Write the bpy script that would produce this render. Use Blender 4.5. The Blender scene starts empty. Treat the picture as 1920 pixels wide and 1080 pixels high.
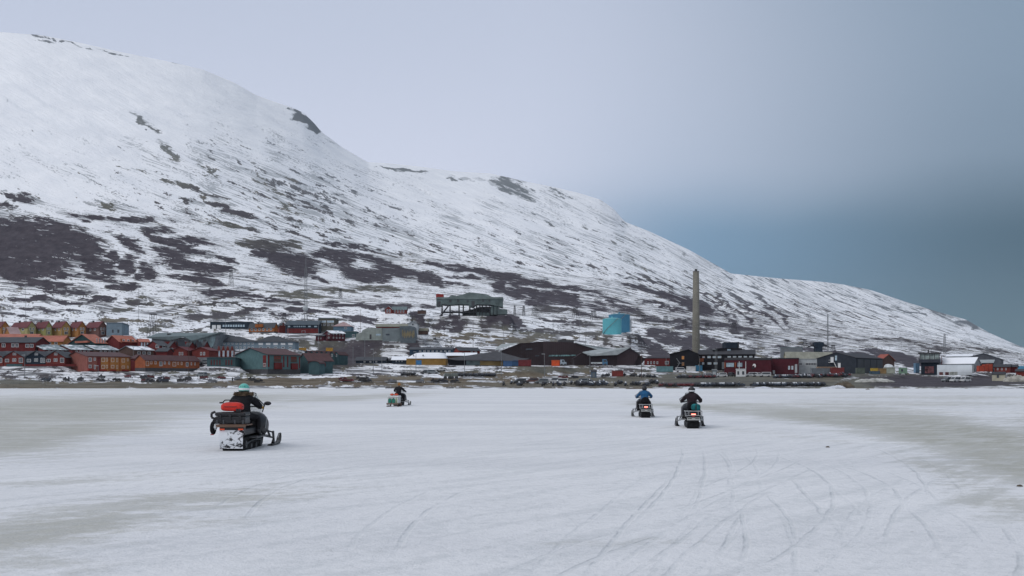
import bpy, bmesh, math, random
import numpy as np
from mathutils import Vector, Matrix, Euler
S = bpy.context.scene
COL = S.collection
rad = math.radians
# ---------------------------------------------------------------- camera
F = 1900.0; HZ = 717.0; HC = 1.7            # focal length in photo pixels, horizon row, eye height
cam = bpy.data.cameras.new('camera'); camo = bpy.data.objects.new('camera', cam); COL.objects.link(camo)
camo.location = (0, 0, HC); camo.rotation_euler = (rad(90), 0, 0)
cam.sensor_width = 36; cam.lens = 36*F/1920
cam.shift_y = (HZ-540)/1920
cam.clip_start = 0.2; cam.clip_end = 30000
S.camera = camo
# ---------------------------------------------------------------- world: overcast sky with a dark weather front in the east
SUN_EL, SUN_AZ = 42, -115          # azimuth from +Y, negative = left
w = bpy.data.worlds.new('World'); S.world = w; w.use_nodes = True
nt = w.node_tree; nt.nodes.clear()
def nd(nt, t, **k):
    n = nt.nodes.new(t)
    for a, b in k.items(): setattr(n, a, b)
    return n
def sock(nt, v, s):
    if isinstance(v, (int, float)): s.default_value = v
    elif isinstance(v, tuple): s.default_value = v if len(v) == len(s.default_value) else (*v, 1)
    else: nt.links.new(v, s)
def M_(nt, op, a, b=None, c=None, clamp=False):
    n = nd(nt, 'ShaderNodeMath', operation=op, use_clamp=clamp)
    sock(nt, a, n.inputs[0])
    if b is not None: sock(nt, b, n.inputs[1])
    if c is not None: sock(nt, c, n.inputs[2])
    return n.outputs[0]
def ramp(nt, v, a, b, c=0.0, d=1.0):          # smoothstep from a..b to c..d
    n = nd(nt, 'ShaderNodeMapRange', interpolation_type='SMOOTHSTEP')
    sock(nt, v, n.inputs[0])
    for i, x in enumerate((a, b, c, d)): n.inputs[i+1].default_value = x
    return n.outputs[0]
def mixc(nt, f, a, b, bt='MIX'):
    n = nd(nt, 'ShaderNodeMix', data_type='RGBA', blend_type=bt)
    sock(nt, f, n.inputs[0]); sock(nt, a, n.inputs[6]); sock(nt, b, n.inputs[7])
    return n.outputs[2]
def noise(nt, vec, scale, detail=4, rough=.55, dist=0.0, dim='3D'):
    n = nd(nt, 'ShaderNodeTexNoise', noise_dimensions=dim)
    if vec is not None: sock(nt, vec, n.inputs['Vector'])
    n.inputs['Scale'].default_value = scale; n.inputs['Detail'].default_value = detail
    n.inputs['Roughness'].default_value = rough; n.inputs['Distortion'].default_value = dist
    return n.outputs[0]
def vscale(nt, v, s):
    n = nd(nt, 'ShaderNodeVectorMath', operation='MULTIPLY'); sock(nt, v, n.inputs[0]); n.inputs[1].default_value = s
    return n.outputs[0]
tc = nd(nt, 'ShaderNodeTexCoord'); sep = nd(nt, 'ShaderNodeSeparateXYZ'); nt.links.new(tc.outputs['Generated'], sep.inputs[0])
az = M_(nt, 'ARCTAN2', sep.outputs[0], sep.outputs[1]); el = M_(nt, 'ARCSINE', sep.outputs[2])
cn = noise(nt, vscale(nt, tc.outputs['Generated'], (2.2, 2.2, 7)), 1.0, 3, .5)
wob = M_(nt, 'MULTIPLY', M_(nt, 'SUBTRACT', cn, .5), .05)
elw = M_(nt, 'ADD', el, wob)
# lavender cloud deck, a little brighter towards the horizon
deck = mixc(nt, ramp(nt, el, .10, .40), (.69, .735, .88), (.53, .59, .73))
deck = mixc(nt, ramp(nt, el, .38, 1.2), deck, (1.0, 1.03, 1.10))
# slate front: low band east of the ridge
lin = M_(nt, 'ADD', elw, M_(nt, 'MULTIPLY', az, .035))
soft = M_(nt, 'MULTIPLY', ramp(nt, lin, .34, .10), .45)
band = M_(nt, 'ADD', soft, M_(nt, 'MULTIPLY', ramp(nt, lin, .222, .145), .55))
band = M_(nt, 'MULTIPLY', band, ramp(nt, az, -.10, .20))
front = mixc(nt, ramp(nt, az, .12, .50), (.195, .325, .475), (.070, .128, .176))
front = mixc(nt, ramp(nt, el, .13, .02), front, mixc(nt, .45, front, (.17, .26, .31)))
c = mixc(nt, M_(nt, 'MULTIPLY', ramp(nt, az, .0, .50), .9), deck, (.215, .30, .40))
c = mixc(nt, band, c, front)
c = mixc(nt, ramp(nt, M_(nt,'ABSOLUTE', az), 1.1, 2.2), c, (.72, .76, .84))
sky = nd(nt, 'ShaderNodeTexSky', sky_type='NISHITA'); sky.sun_disc = False
sky.sun_elevation = rad(SUN_EL); sky.sun_rotation = rad(SUN_AZ)
c10 = nd(nt, 'ShaderNodeVectorMath', operation='SCALE'); nt.links.new(c, c10.inputs[0]); c10.inputs['Scale'].default_value = 10.0
mx = mixc(nt, .97, sky.outputs[0], c10.outputs[0])
bg = nd(nt, 'ShaderNodeBackground'); nt.links.new(mx, bg.inputs[0]); bg.inputs[1].default_value = 0.1
wo = nd(nt, 'ShaderNodeOutputWorld'); nt.links.new(bg.outputs[0], wo.inputs[0])
# ---------------------------------------------------------------- sun behind the overcast
sl = bpy.data.lights.new('sun', 'SUN'); sl.energy = 0.95; sl.angle = rad(25); sl.color = (1, .97, .93)
so = bpy.data.objects.new('sun', sl); COL.objects.link(so)
sd = Vector((math.sin(rad(SUN_AZ))*math.cos(rad(SUN_EL)), math.cos(rad(SUN_AZ))*math.cos(rad(SUN_EL)), math.sin(rad(SUN_EL))))
so.rotation_euler = (-sd).to_track_quat('-Z', 'Y').to_euler(); so.location = (0, 0, 50)
S.view_settings.view_transform = 'Standard'; S.view_settings.look = 'None'; S.view_settings.gamma = 1
S.view_settings.exposure = 0.0
# ---------------------------------------------------------------- helpers
random.seed(7)
def tag(o, label=None, cat=None, group=None, kind=None):
    if label: o['label'] = label
    if cat: o['category'] = cat
    if group: o['group'] = group
    if kind: o['kind'] = kind
    return o
def empty(name, loc=(0, 0, 0), rz=0, label=None, cat=None, group=None):
    o = bpy.data.objects.new(name, None); COL.objects.link(o); o.empty_display_size = .5
    o.location = loc; o.rotation_euler = (0, 0, rz)
    return tag(o, label, cat, group)
def copy_tree(o, parent=None):
    c = o.copy(); COL.objects.link(c)
    if parent: c.parent = parent
    for ch in list(o.children): copy_tree(ch, c)
    return c
MATS = {}
def mat(col, rough=.7, var=.12, scale=1.2, bump=.0, metal=0.0, snow=0.0, emit=0, seam=0, alpha=1, dirt=0):
    key = (tuple(col), rough, var, scale, bump, metal, snow, emit, seam, alpha, dirt)
    if key in MATS: return MATS[key]
    m = bpy.data.materials.new('material'); m.use_nodes = True; n = m.node_tree; b = n.nodes['Principled BSDF']
    t = nd(n, 'ShaderNodeTexCoord'); P = t.outputs['Object']
    v1 = noise(n, P, scale, 5, .6)
    v2 = noise(n, vscale(n, P, (1, 1, .25)), scale*3.1, 3, .6)
    lo = tuple(x*(1-var*1.6) for x in col); hi = tuple(min(1, x*(1+var*1.3)) for x in col)
    c = mixc(n, ramp(n, v1, .3, .7), lo, hi)
    c = mixc(n, ramp(n, v2, .45, .8, 0, .35 if var else 0), c, tuple(x*.72 for x in col))
    if seam:
        wv = nd(n, 'ShaderNodeTexWave', wave_type='BANDS', bands_direction='X'); n.links.new(P, wv.inputs[0]); wv.inputs['Scale'].default_value = seam
        c = mixc(n, ramp(n, wv.outputs[0], .0, .25, .28, 0), c, tuple(x*.5 for x in col))
    if dirt:
        c = mixc(n, ramp(n, noise(n, P, 2.0, 5, .65), .5, .62, 0, dirt), c, (.6, .6, .6))
    if snow:
        g = nd(n, 'ShaderNodeNewGeometry'); sz = nd(n, 'ShaderNodeSeparateXYZ'); n.links.new(g.outputs['Normal'], sz.inputs[0])
        sm = M_(n, 'MULTIPLY', ramp(n, M_(n, 'ADD', noise(n, P, .35, 4, .6), snow-.5), .45, .56), ramp(n, sz.outputs[2], .5, .75))
        c = mixc(n, sm, c, (.78, .80, .85))
    n.links.new(c, b.inputs['Base Color'])
    b.inputs['Roughness'].default_value = rough; b.inputs['Metallic'].default_value = metal
    if alpha < 1: b.inputs['Alpha'].default_value = alpha
    b.inputs['Specular IOR Level'].default_value = .18 if rough > .78 else .4
    if bump:
        bp = nd(n, 'ShaderNodeBump'); bp.inputs['Strength'].default_value = bump; bp.inputs['Distance'].default_value = .05
        n.links.new(noise(n, P, scale*8, 3), bp.inputs['Height']); n.links.new(bp.outputs[0], b.inputs['Normal'])
    if emit:
        b.inputs['Emission Color'].default_value = (*col, 1); b.inputs['Emission Strength'].default_value = emit
    MATS[key] = m
    return m
class MB:
    def __init__(s): s.v = []; s.f = []; s.m = []
    def add(s, vs, fs, mi=0):
        o = len(s.v); s.v += [tuple(v) for v in vs]; s.f += [tuple(i+o for i in f) for f in fs]; s.m += [mi]*len(fs)
        return s
    def box(s, x0, x1, y0, y1, z0, z1, mi=0):
        return s.add([(x0,y0,z0),(x1,y0,z0),(x1,y1,z0),(x0,y1,z0),(x0,y0,z1),(x1,y0,z1),(x1,y1,z1),(x0,y1,z1)],
                     [(3,2,1,0),(4,5,6,7),(0,1,5,4),(1,2,6,5),(2,3,7,6),(3,0,4,7)], mi)
    def prism(s, poly, d0, d1, axis='y', mi=0):   # poly = [(a, z)] ccw seen from -axis ; extruded along axis
        n = len(poly)
        if axis == 'y': A = [(a, d0, z) for a, z in poly]; B = [(a, d1, z) for a, z in poly]
        elif axis == 'x': A = [(d0, a, z) for a, z in poly]; B = [(d1, a, z) for a, z in poly]
        else: A = [(a, z, d0) for a, z in poly]; B = [(a, z, d1) for a, z in poly]
        fs = [tuple(range(n)), tuple(range(2*n-1, n-1, -1))] + [(i, i+n, (i+1) % n+n, (i+1) % n) for i in range(n)]
        return s.add(A+B, fs, mi)
    def slab(s, q, t, mi=0):                      # quad/poly given as top points, thickened downwards
        n = len(q); B = [(a, b, c-t) for a, b, c in q]
        return s.add(list(q)+B, [tuple(range(n)), tuple(range(2*n-1, n-1, -1))]+[(i, i+n, (i+1) % n+n, (i+1) % n) for i in range(n)], mi)
    def tube(s, p0, p1, r0, r1=None, n=8, mi=0, cap=True):
        r1 = r0 if r1 is None else r1
        p0 = Vector(p0); p1 = Vector(p1); d = (p1-p0).normalized()
        u = d.orthogonal().normalized(); v = d.cross(u)
        A = [p0+(u*math.cos(2*math.pi*i/n)+v*math.sin(2*math.pi*i/n))*r0 for i in range(n)]
        B = [p1+(u*math.cos(2*math.pi*i/n)+v*math.sin(2*math.pi*i/n))*r1 for i in range(n)]
        fs = [(i, (i+1) % n, (i+1) % n+n, i+n) for i in range(n)]
        if cap: fs += [tuple(range(n-1, -1, -1)), tuple(range(n, 2*n))]
        return s.add(A+B, fs, mi)
    def path(s, pts, r, n=6, mi=0):
        for a, b in zip(pts[:-1], pts[1:]): s.tube(a, b, r, r, n, mi)
        return s
    def lathe(s, prof, n=24, c=(0, 0), mi=0):      # prof = [(r, z)]
        vs = [(c[0]+r*math.cos(2*math.pi*i/n), c[1]+r*math.sin(2*math.pi*i/n), z) for r, z in prof for i in range(n)]
        fs = [(j*n+i, j*n+(i+1) % n, (j+1)*n+(i+1) % n, (j+1)*n+i) for j in range(len(prof)-1) for i in range(n)]
        fs += [tuple(range(n-1, -1, -1)), tuple((len(prof)-1)*n+i for i in range(n))]
        return s.add(vs, fs, mi)
    def ball(s, c, r, n=12, m=8, mi=0, fn=None):
        r = (r, r, r) if isinstance(r, (int, float)) else r
        vs = []
        for j in range(1, m):
            for i in range(n):
                a = math.pi*j/m; b = 2*math.pi*i/n
                p = Vector((math.sin(a)*math.cos(b), math.sin(a)*math.sin(b), math.cos(a)))
                if fn: p = fn(p)
                vs.append((c[0]+p.x*r[0], c[1]+p.y*r[1], c[2]+p.z*r[2]))
        top = Vector((0, 0, 1)); bot = Vector((0, 0, -1))
        if fn: top = fn(top); bot = fn(bot)
        vs += [(c[0]+top.x*r[0], c[1]+top.y*r[1], c[2]+top.z*r[2]), (c[0]+bot.x*r[0], c[1]+bot.y*r[1], c[2]+bot.z*r[2])]
        T = len(vs)-2; B = T+1
        fs = [(j*n+i, (j+1)*n+i, (j+1)*n+(i+1) % n, j*n+(i+1) % n) for j in range(m-2) for i in range(n)]
        fs += [(T, i, (i+1) % n) for i in range(n)] + [(B, (m-2)*n+(i+1) % n, (m-2)*n+i) for i in range(n)]
        return s.add(vs, fs, mi)
    def mesh(s, name, mats, smooth=False, bevel=0):
        me = bpy.data.meshes.new(name); me.from_pydata(s.v, [], s.f)
        for m in (mats if isinstance(mats, (list, tuple)) else [mats]): me.materials.append(m)
        me.polygons.foreach_set('material_index', s.m)
        bm = bmesh.new(); bm.from_mesh(me); bmesh.ops.recalc_face_normals(bm, faces=bm.faces)
        if bevel: bmesh.ops.bevel(bm, geom=bm.edges[:], offset=bevel, segments=2, affect='EDGES', profile=.6)
        bm.to_mesh(me); bm.free()
        if smooth: me.polygons.foreach_set('use_smooth', [True]*len(me.polygons))
        me.update()
        return me
    def build(s, name, mats, parent=None, smooth=False, bevel=0, loc=(0, 0, 0), rz=0):
        o = bpy.data.objects.new(name, s.mesh(name, mats, smooth, bevel)); COL.objects.link(o)
        o.location = loc; o.rotation_euler = (0, 0, rz)
        if parent: o.parent = parent
        return o
def link(me, name, parent=None, loc=(0, 0, 0), rz=0):
    o = bpy.data.objects.new(name, me); COL.objects.link(o); o.location = loc; o.rotation_euler = (0, 0, rz)
    if parent: o.parent = parent
    return o
# ---------------------------------------------------------------- the valley side as one height field
KY = np.array([294, 303, 330, 370, 410, 460, 520, 590, 700, 830, 980.])
TAB = [
 (-900, [728,725,719,712,697,675,655,637,614,592,570]),
 (0,    [728,725,719,711,699,677,655,637,614,592,570]),
 (150,  [728,726,718,709,700,684,660,637,612,590,568]),
 (300,  [728,726,718,709,700,686,670,650,628,606,582]),
 (450,  [728,726,720,712,705,694,677,655,628,610,588]),
 (560,  [728,727,722,714,706,695,680,656,634,614,592]),
 (650,  [728,727,722,713,704,697,684,645,630,611,590]),
 (850,  [728,727,721,711,702,694,684,667,640,615,594]),
 (1000, [728,727,724,712,703,695,687,670,648,630,606]),
 (1150, [728,727,725,713,704,696,688,672,652,630,610]),
 (1300, [728,727,725,710,706,701,697,680,655,640,618]),
 (1450, [728,727,724,709,706,704,701,690,668,650,633]),
 (1600, [728,727,723,710,706,704,701,694,678,662,650]),
 (1750, [728,727,722,714,710,706,703,692,679,669,661]),
 (1920, [728,727,723,714,710,706,702,696,690,682,676]),
 (2900, [728,727,723,714,710,706,702,698,694,690,686]),
]
_R = [(-900,40),(-300,50),(0,60),(80,66),(150,80),(230,98),(300,112),(380,130),(440,155),(480,178),(520,192),(545,200),(570,212),(590,232),(601,246),(640,275),(690,304),(730,306),(800,314),(850,321),(920,325),(985,340),(1040,351),(1083,361),(1126,374),(1150,391),(1172,416),(1218,434),(1291,468),(1328,489),(1371,513),(1450,521),(1548,529),(1578,533),(1633,544),(1695,565),(1756,584),(1811,599),(1853,623),(1902,645),(1935,657),(2050,682),(2900,695)]
RPX = np.array([a[0] for a in _R], float); RPY = np.array([a[1] for a in _R], float)
RDX = np.array([-900,300,450,600,700,800,920,1100,1370,1500,1700,1830,1920,2050,2900.])
RYD = np.array([1650,1700,1780,1950,2120,2300,2450,2600,2600,2480,2500,2700,2900,3100,3600.])
TPX = np.array([t[0] for t in TAB], float); TPY = np.array([t[1] for t in TAB], float)
def rows_at(px):                                   # py of every knot row at px
    return np.stack([np.interp(px, TPX, TPY[:, k]) for k in range(len(KY))], -1)
def gz(px, Y):                                     # ground height on the town terrain
    r = rows_at(px); return HC-(np.interp(Y, KY, r)-HZ)*Y/F if Y > 294 else 0.0
def zpy(py, Y): return HC-(py-HZ)*Y/F
def X_(px, Y): return (px-960)/F*Y
rng = np.random.RandomState(3)
def vnoise(x, y, seed=0):
    r = np.random.RandomState(seed).rand(256, 256)
    xi = np.floor(x).astype(int); yi = np.floor(y).astype(int); fx = x-xi; fy = y-yi
    fx = fx*fx*(3-2*fx); fy = fy*fy*(3-2*fy)
    a = r[xi % 256, yi % 256]; b = r[(xi+1) % 256, yi % 256]; c_ = r[xi % 256, (yi+1) % 256]; d = r[(xi+1) % 256, (yi+1) % 256]
    return (a*(1-fx)+b*fx)*(1-fy)+(c_*(1-fx)+d*fx)*fy
def fbm(x, y, o=4, seed=0):
    s = 0; a = .5
    for i in range(o): s = s+a*(vnoise(x*2**i, y*2**i, seed+i)-.5); a *= .5
    return s
cols = np.concatenate([np.arange(-900, -100, 20), np.arange(-100, 2020, 2.5), np.arange(2020, 2901, 20)])
rw = rows_at(cols)                                # (C, K)
ry = np.interp(cols, RPX, RPY); rY = np.interp(cols, RDX, RYD)
k = np.ones(9)/9; inner = slice(40, len(cols)-45)
_sm = lambda v, k: np.convolve(np.pad(v, k//2, 'edge'), np.ones(k)/k, 'valid')
for _ in range(2): ry = _sm(ry, 3); rw = np.stack([_sm(rw[:, q_], 61) for q_ in range(rw.shape[1])], -1)
for _ in range(3): rY = np.convolve(np.pad(rY, 50, 'edge'), np.ones(101)/101, 'valid')
Ys = []; Ps = []; Qs = []
sub = [3, 6, 12, 10, 10, 10, 12, 14, 14, 14]
for kk in range(len(KY)-1):
    for j in range(sub[kk]):
        t = j/sub[kk]; Ys.append(np.full(len(cols), KY[kk]*(1-t)+KY[kk+1]*t)); Ps.append(rw[:, kk]*(1-t)+rw[:, kk+1]*t)
NT = len(Ys); NM = 240
ryS = ry
for _ in range(3): ryS = _sm(ryS, 61)
ryS = ry+(ryS-ry)*np.clip((1950-cols)/150, 0, 1)*np.clip((cols+60)/60, 0, 1)
for j in range(NM+1):
    q = j/NM
    Ps.append(rw[:, -1]+(ryS-rw[:, -1])*q+(ry-ryS)*q**5)
    a = .80+0*q
    Ys.append(980+(rY-980)*(q**1.0*(.55+.45*q)))
Y = np.array(Ys); PY = np.array(Ps); PX = np.broadcast_to(cols, Y.shape)
Z = HC-(PY-HZ)*Y/F
Xw = (PX-960)/F*Y
# smooth the town terraces a little, then break the surface up
flowS = PY + 0.0
qq = np.clip((rw[:, -1][None, :]-PY)/np.maximum(8, (rw[:, -1]-ry))[None, :], 0, 1)
lo = np.clip((730-PY)/150, 0, 1)
skew = np.interp(PX, [0, 600, 1150, 1320, 1480, 1650, 1920], [.16, .12, .14, .42, .55, .34, .22])*np.clip(qq*2.6, 0.12, 1)
R0 = np.interp(PX, [-900, 0, 600, 1370, 1920, 2900], [40, 60, 240, 512, 655, 695])
# streak coordinate: blends the ridge shape (top) with the level terraces (bottom)
flowS = (PY-729)/(729-R0)*420 - np.cumsum(np.diff(PX, axis=1, prepend=PX[:, :1])*skew, axis=1) + 10*fbm(PX/180, PY/60, 3, 11)
flowT = PX
mt = np.clip((Y-900)/500, 0, 1)
amp = 11*mt*np.clip((1-qq)*6, 0.10, 1)*np.clip(qq*5+.2, 0, 1)
Z = Z+amp*(fbm(flowS/16, flowT/170, 4, 21)+.6*fbm(PX/90, PY/60, 3, 5))
tw = np.clip((Y-330)/120, 0, 1)*(1-mt)
Z = Z+tw*1.6*fbm(Xw/22, Y/26, 4, 31)
Z[0] = -.5; Z[1:5] += np.minimum(0, .5*fbm(Xw[1:5]/9, Y[1:5]/5, 3, 41))-.03
# plateau and back slope
bk = [(60, .999), (500, .97), (1300, .55), (2200, -.02)]
Yb = np.array([Y[-1]+d for d, f in bk]); Zb = np.array([Z[-1]*f for d, f in bk]); Xb = (PX[:len(bk)]-960)/F*Yb
NR = Y.shape[0]; C = len(cols)
P = np.stack([np.vstack([Xw, Xb]), np.vstack([Y, Yb]), np.vstack([Z, Zb])], -1).reshape(-1, 3)
PXa = np.vstack([PX, PX[:4]]).reshape(-1); PYa = np.vstack([PY, np.repeat(PY[-1:], 4, 0)]).reshape(-1)
FS = np.vstack([flowS, np.repeat(flowS[-1:], 4, 0)]).reshape(-1); QA = np.vstack([qq, np.repeat(qq[-1:], 4, 0)]).reshape(-1)
R = NR+4
# bare ground patches: (x, y, half length, half height, tilt, strength, tint) in the table coordinates
D = []
def dp(*a): D.extend(a)
dp((40,455,85,38,6,1.1,0),(120,450,75,24,14,1.1,0),(50,500,85,24,0,1,0),(150,476,45,14,22,1,0),(30,422,55,7,4,1,0),(100,432,50,8,16,1,0),
 (40,371,45,7,13,.95,0),(8,386,22,5,8,.9,0),(130,404,22,3,8,.8,0),(175,410,27,6,3,.95,0),(247,412,45,5,4,.95,0),(300,430,32,4,9,.9,0),
 (185,497,42,13,18,.95,0),(232,448,32,5,18,.95,0),(250,462,25,8,28,.9,0),(212,480,16,5,45,.9,0),(240,497,18,16,10,.95,0),(278,508,12,16,-20,.95,0),(262,520,10,8,0,.8,0),
 (305,449,40,7,19,1,0),(350,464,45,6,16,1,0),(318,474,36,8,8,1,0),(345,497,52,9,9,1,0),(395,500,40,8,10,1,0),(425,488,24,4,24,.95,0),(355,450,42,5,8,.95,0),(388,452,20,5,10,.9,0),
 (345,520,45,4,8,.9,0),(385,526,30,7,18,.95,0),(400,516,18,4,0,.8,0),
 (435,552,58,6,4,.95,0),(455,544,30,4,0,.8,.3),(340,573,30,4,-4,.7,.5),(270,558,30,3,4,.75,.5),
 (430,422,36,4,10,.95,.4),(470,432,30,3,14,.8,.2),(497,460,52,9,6,1,.25),(530,456,34,7,8,.9,.3),(498,478,38,8,14,1,0),(545,490,52,14,12,1.1,0),(560,512,30,6,8,.95,0),(594,520,22,4,32,.95,0),
 (628,482,42,8,10,1,0),(645,500,30,5,8,.9,0),(668,514,38,10,16,1.05,0),(612,498,16,4,12,.8,0),
 (575,445,55,2.6,14,.75,.2),(660,463,50,3.5,12,.85,0),(700,468,55,3,10,.8,.1),(520,425,45,2.2,14,.7,.1),
 (400,592,80,5,-5,.95,.15),(480,580,36,4,-5,.95,.1),(360,582,36,3,-5,.7,.5),
 (545,548,45,3,2,.85,.5),(575,556,60,4.5,2,.95,.5),(530,567,40,4,5,.9,0),(645,572,38,4.5,4,.95,0),(690,577,32,3.5,4,.95,0),(578,583,40,3.5,4,.9,0),(525,590,30,3,3,.85,0),
 (80,532,66,7,3,.95,0),(120,547,60,4.5,0,.9,0),(66,560,50,5,0,.9,0),(235,536,34,5,6,.95,0),(150,566,60,3.5,0,.85,0),(50,578,34,3,0,.8,0),(20,590,50,3,0,.75,0),
 (258,570,34,4,3,.9,.2),(200,560,26,4,0,.85,0),(100,513,50,6,6,.95,0),(180,520,40,6,8,.9,0),(30,520,34,7,0,1,0),(230,580,30,3,0,.75,.4),(120,582,60,3,0,.7,0),(215,601,50,3.4,0,.8,.8),(300,613,26,3,0,.7,.6),
 (640,475,42,7,10,1,0),(650,458,50,3,10,.85,0),(740,505,54,10,12,1.05,0),(700,515,36,9,14,1,0),(800,527,44,6,15,1,0),(690,483,30,4,12,.9,0),(700,540,60,4,4,.85,.4),(640,545,40,3.5,4,.8,.4),(800,515,30,5,14,.9,0),
 (850,501,64,5,8,.98,0),(905,510,58,5,9,1,0),(965,523,52,8,9,1.05,0),(1020,533,36,6,10,1,0),(1005,552,50,8,14,1.05,0),(1060,562,44,9,18,1.05,0),(938,538,18,10,10,1,0),(962,551,24,7,25,1,0),(1012,568,32,5,8,1,0),
 (1070,541,70,3.5,9,.9,0),(1130,560,55,3,12,.85,0),(1160,575,60,3.5,12,.85,0),(1110,575,40,4,14,.85,0),(870,520,50,3,6,.9,0),(855,534,30,3,12,.85,0),
 (918,611,24,7,8,1,.1),(640,573,20,3,3,.9,0),(735,575,38,5,1,1,0),(803,575,17,4,5,.95,0),(670,600,38,5,5,1,0),(730,598,28,4,2,1,0),(780,592,20,4,5,.8,0),(835,612,36,8,5,1.0,.1),(862,600,26,6,8,.9,0),(790,612,30,4,4,.8,.2),
 (945,597,40,8,20,1.05,0),(978,612,26,5,18,1,0),(1000,585,40,2.6,5,.8,.2),(1055,582,60,3,5,.9,.2),(1060,604,52,3.8,5,.95,.1),(1105,590,30,3,10,.85,.1),(1020,622,70,3,3,.9,.2),(1100,628,80,2.6,2,.85,.3),(1000,628,50,3,2,.85,.7),(960,640,70,5,-3,.95,.8),(870,632,40,3.5,6,.9,.8),(905,628,60,2.6,4,.85,.8),(1040,636,60,3,3,.9,.7),
 (655,662,56,19,-2,1.15,.1),(730,642,90,6,2,1,.15),(780,645,36,7,14,1,.15),(600,648,60,5,0,.95,.5),(690,652,40,8,12,1,.1),(770,665,30,3,10,.7,.2),
 (1170,636,20,6,-14,.95,.15),(1210,639,24,7,22,.95,.1),(1232,660,26,12,34,1.1,0),(1245,627,36,7,8,.95,0),(1262,640,30,8,12,1,0),(1290,648,16,14,0,1.05,0),(1336,644,30,11,22,1.1,0),(1255,676,40,8,8,.95,.2),(1190,655,26,4,16,.9,.2),
 (1215,545,60,4,16,.95,0),(1262,557,30,6,24,1,0),(1302,573,46,10,22,1.1,0),(1245,575,60,3,14,.85,0),(1200,590,60,3,12,.85,.2),(1250,603,70,4,6,.95,.1),(1360,612,90,4,10,.95,.1),(1410,628,60,3,12,.85,.1),(1300,615,50,3,6,.85,0),
 (1220,528,70,2.6,14,.85,.1),(1300,545,50,2.6,24,.8,.1),(1345,575,44,3.4,36,.95,0),(1385,585,70,3.2,36,.95,0),(1418,582,70,3,36,.95,0),(1372,605,40,3,34,.9,0),(1450,580,50,3,38,.95,0),(1462,592,40,2.6,38,.9,0),(1490,575,40,2,36,.75,0),(1380,560,50,2.2,34,.8,0),
 (1440,545,50,2,20,.7,.2),(1560,548,50,2.2,14,.7,.2),(1650,572,50,2.2,18,.75,.2),(1755,588,34,3,22,.85,.2),(1700,582,40,2.5,18,.8,.2),(1815,609,22,4.5,30,1,.2),(1790,600,20,2.5,22,.8,.2),(1640,598,60,2,14,.65,.2),(1600,635,90,2.4,6,.75,.2),(1700,640,120,2.4,4,.75,.2),(1760,652,70,3,4,.85,.2),(1860,655,50,3,6,.85,.2),(1500,655,60,3,6,.85,0),
 (1680,672,46,9,14,1.1,0),(1600,664,60,3,6,.95,0),(1650,662,40,4,12,.95,0),(1720,678,30,7,8,1,0),(1500,668,70,4,6,.8,0),
 (262,222,20,3,38,.95,.5),(285,240,16,2.6,40,.85,.5),(310,278,26,8,40,.75,.5),(325,290,18,6,35,.75,.5),(390,318,28,4,42,.75,.5),(250,318,40,3,12,.65,.6),(335,344,26,4,18,.85,.4),(380,362,50,3.5,16,.85,.2),(360,378,30,3.5,14,.8,.2),(435,395,54,5,17,.98,.1),(190,385,50,5,10,.62,.5),(540,410,50,3,18,.75,.2),(500,355,60,7,40,.5,.5),(590,410,60,3,20,.6,.4),(480,300,60,4,32,.4,.5),(110,300,50,4,30,.35,.6),
 (75,69,30,1.6,6,.8,.2),(85,77,16,2.5,5,.75,.3),(130,82,45,1.4,15,.7,.2),(215,98,34,1.6,14,.75,.2),(570,222,26,7,34,1.05,.3),(590,236,14,6,48,1.2,.2),(550,208,16,3,30,.9,.3),(462,168,10,2,40,.7,.3),(330,116,30,1.2,13,.6,.3),
 (755,317,50,2,3,.85,.5),(850,333,14,4,14,.9,.4),(880,335,40,3,4,.6,.5),(960,350,42,12,20,.84,.5),(985,366,24,8,32,.8,.5),(945,335,30,4,8,.8,.5),(1060,365,60,8,14,.5,.5),(870,360,80,3,10,.35,.6),(1028,416,14,2.4,20,.95,.4),(1120,430,60,5,28,.55,.5),(1200,455,80,9,28,.5,.5),(1270,475,60,7,30,.5,.5),(1180,480,30,6,40,.6,.4),(1240,490,50,3,22,.5,.4),(1150,400,60,8,28,.35,.5))
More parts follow.
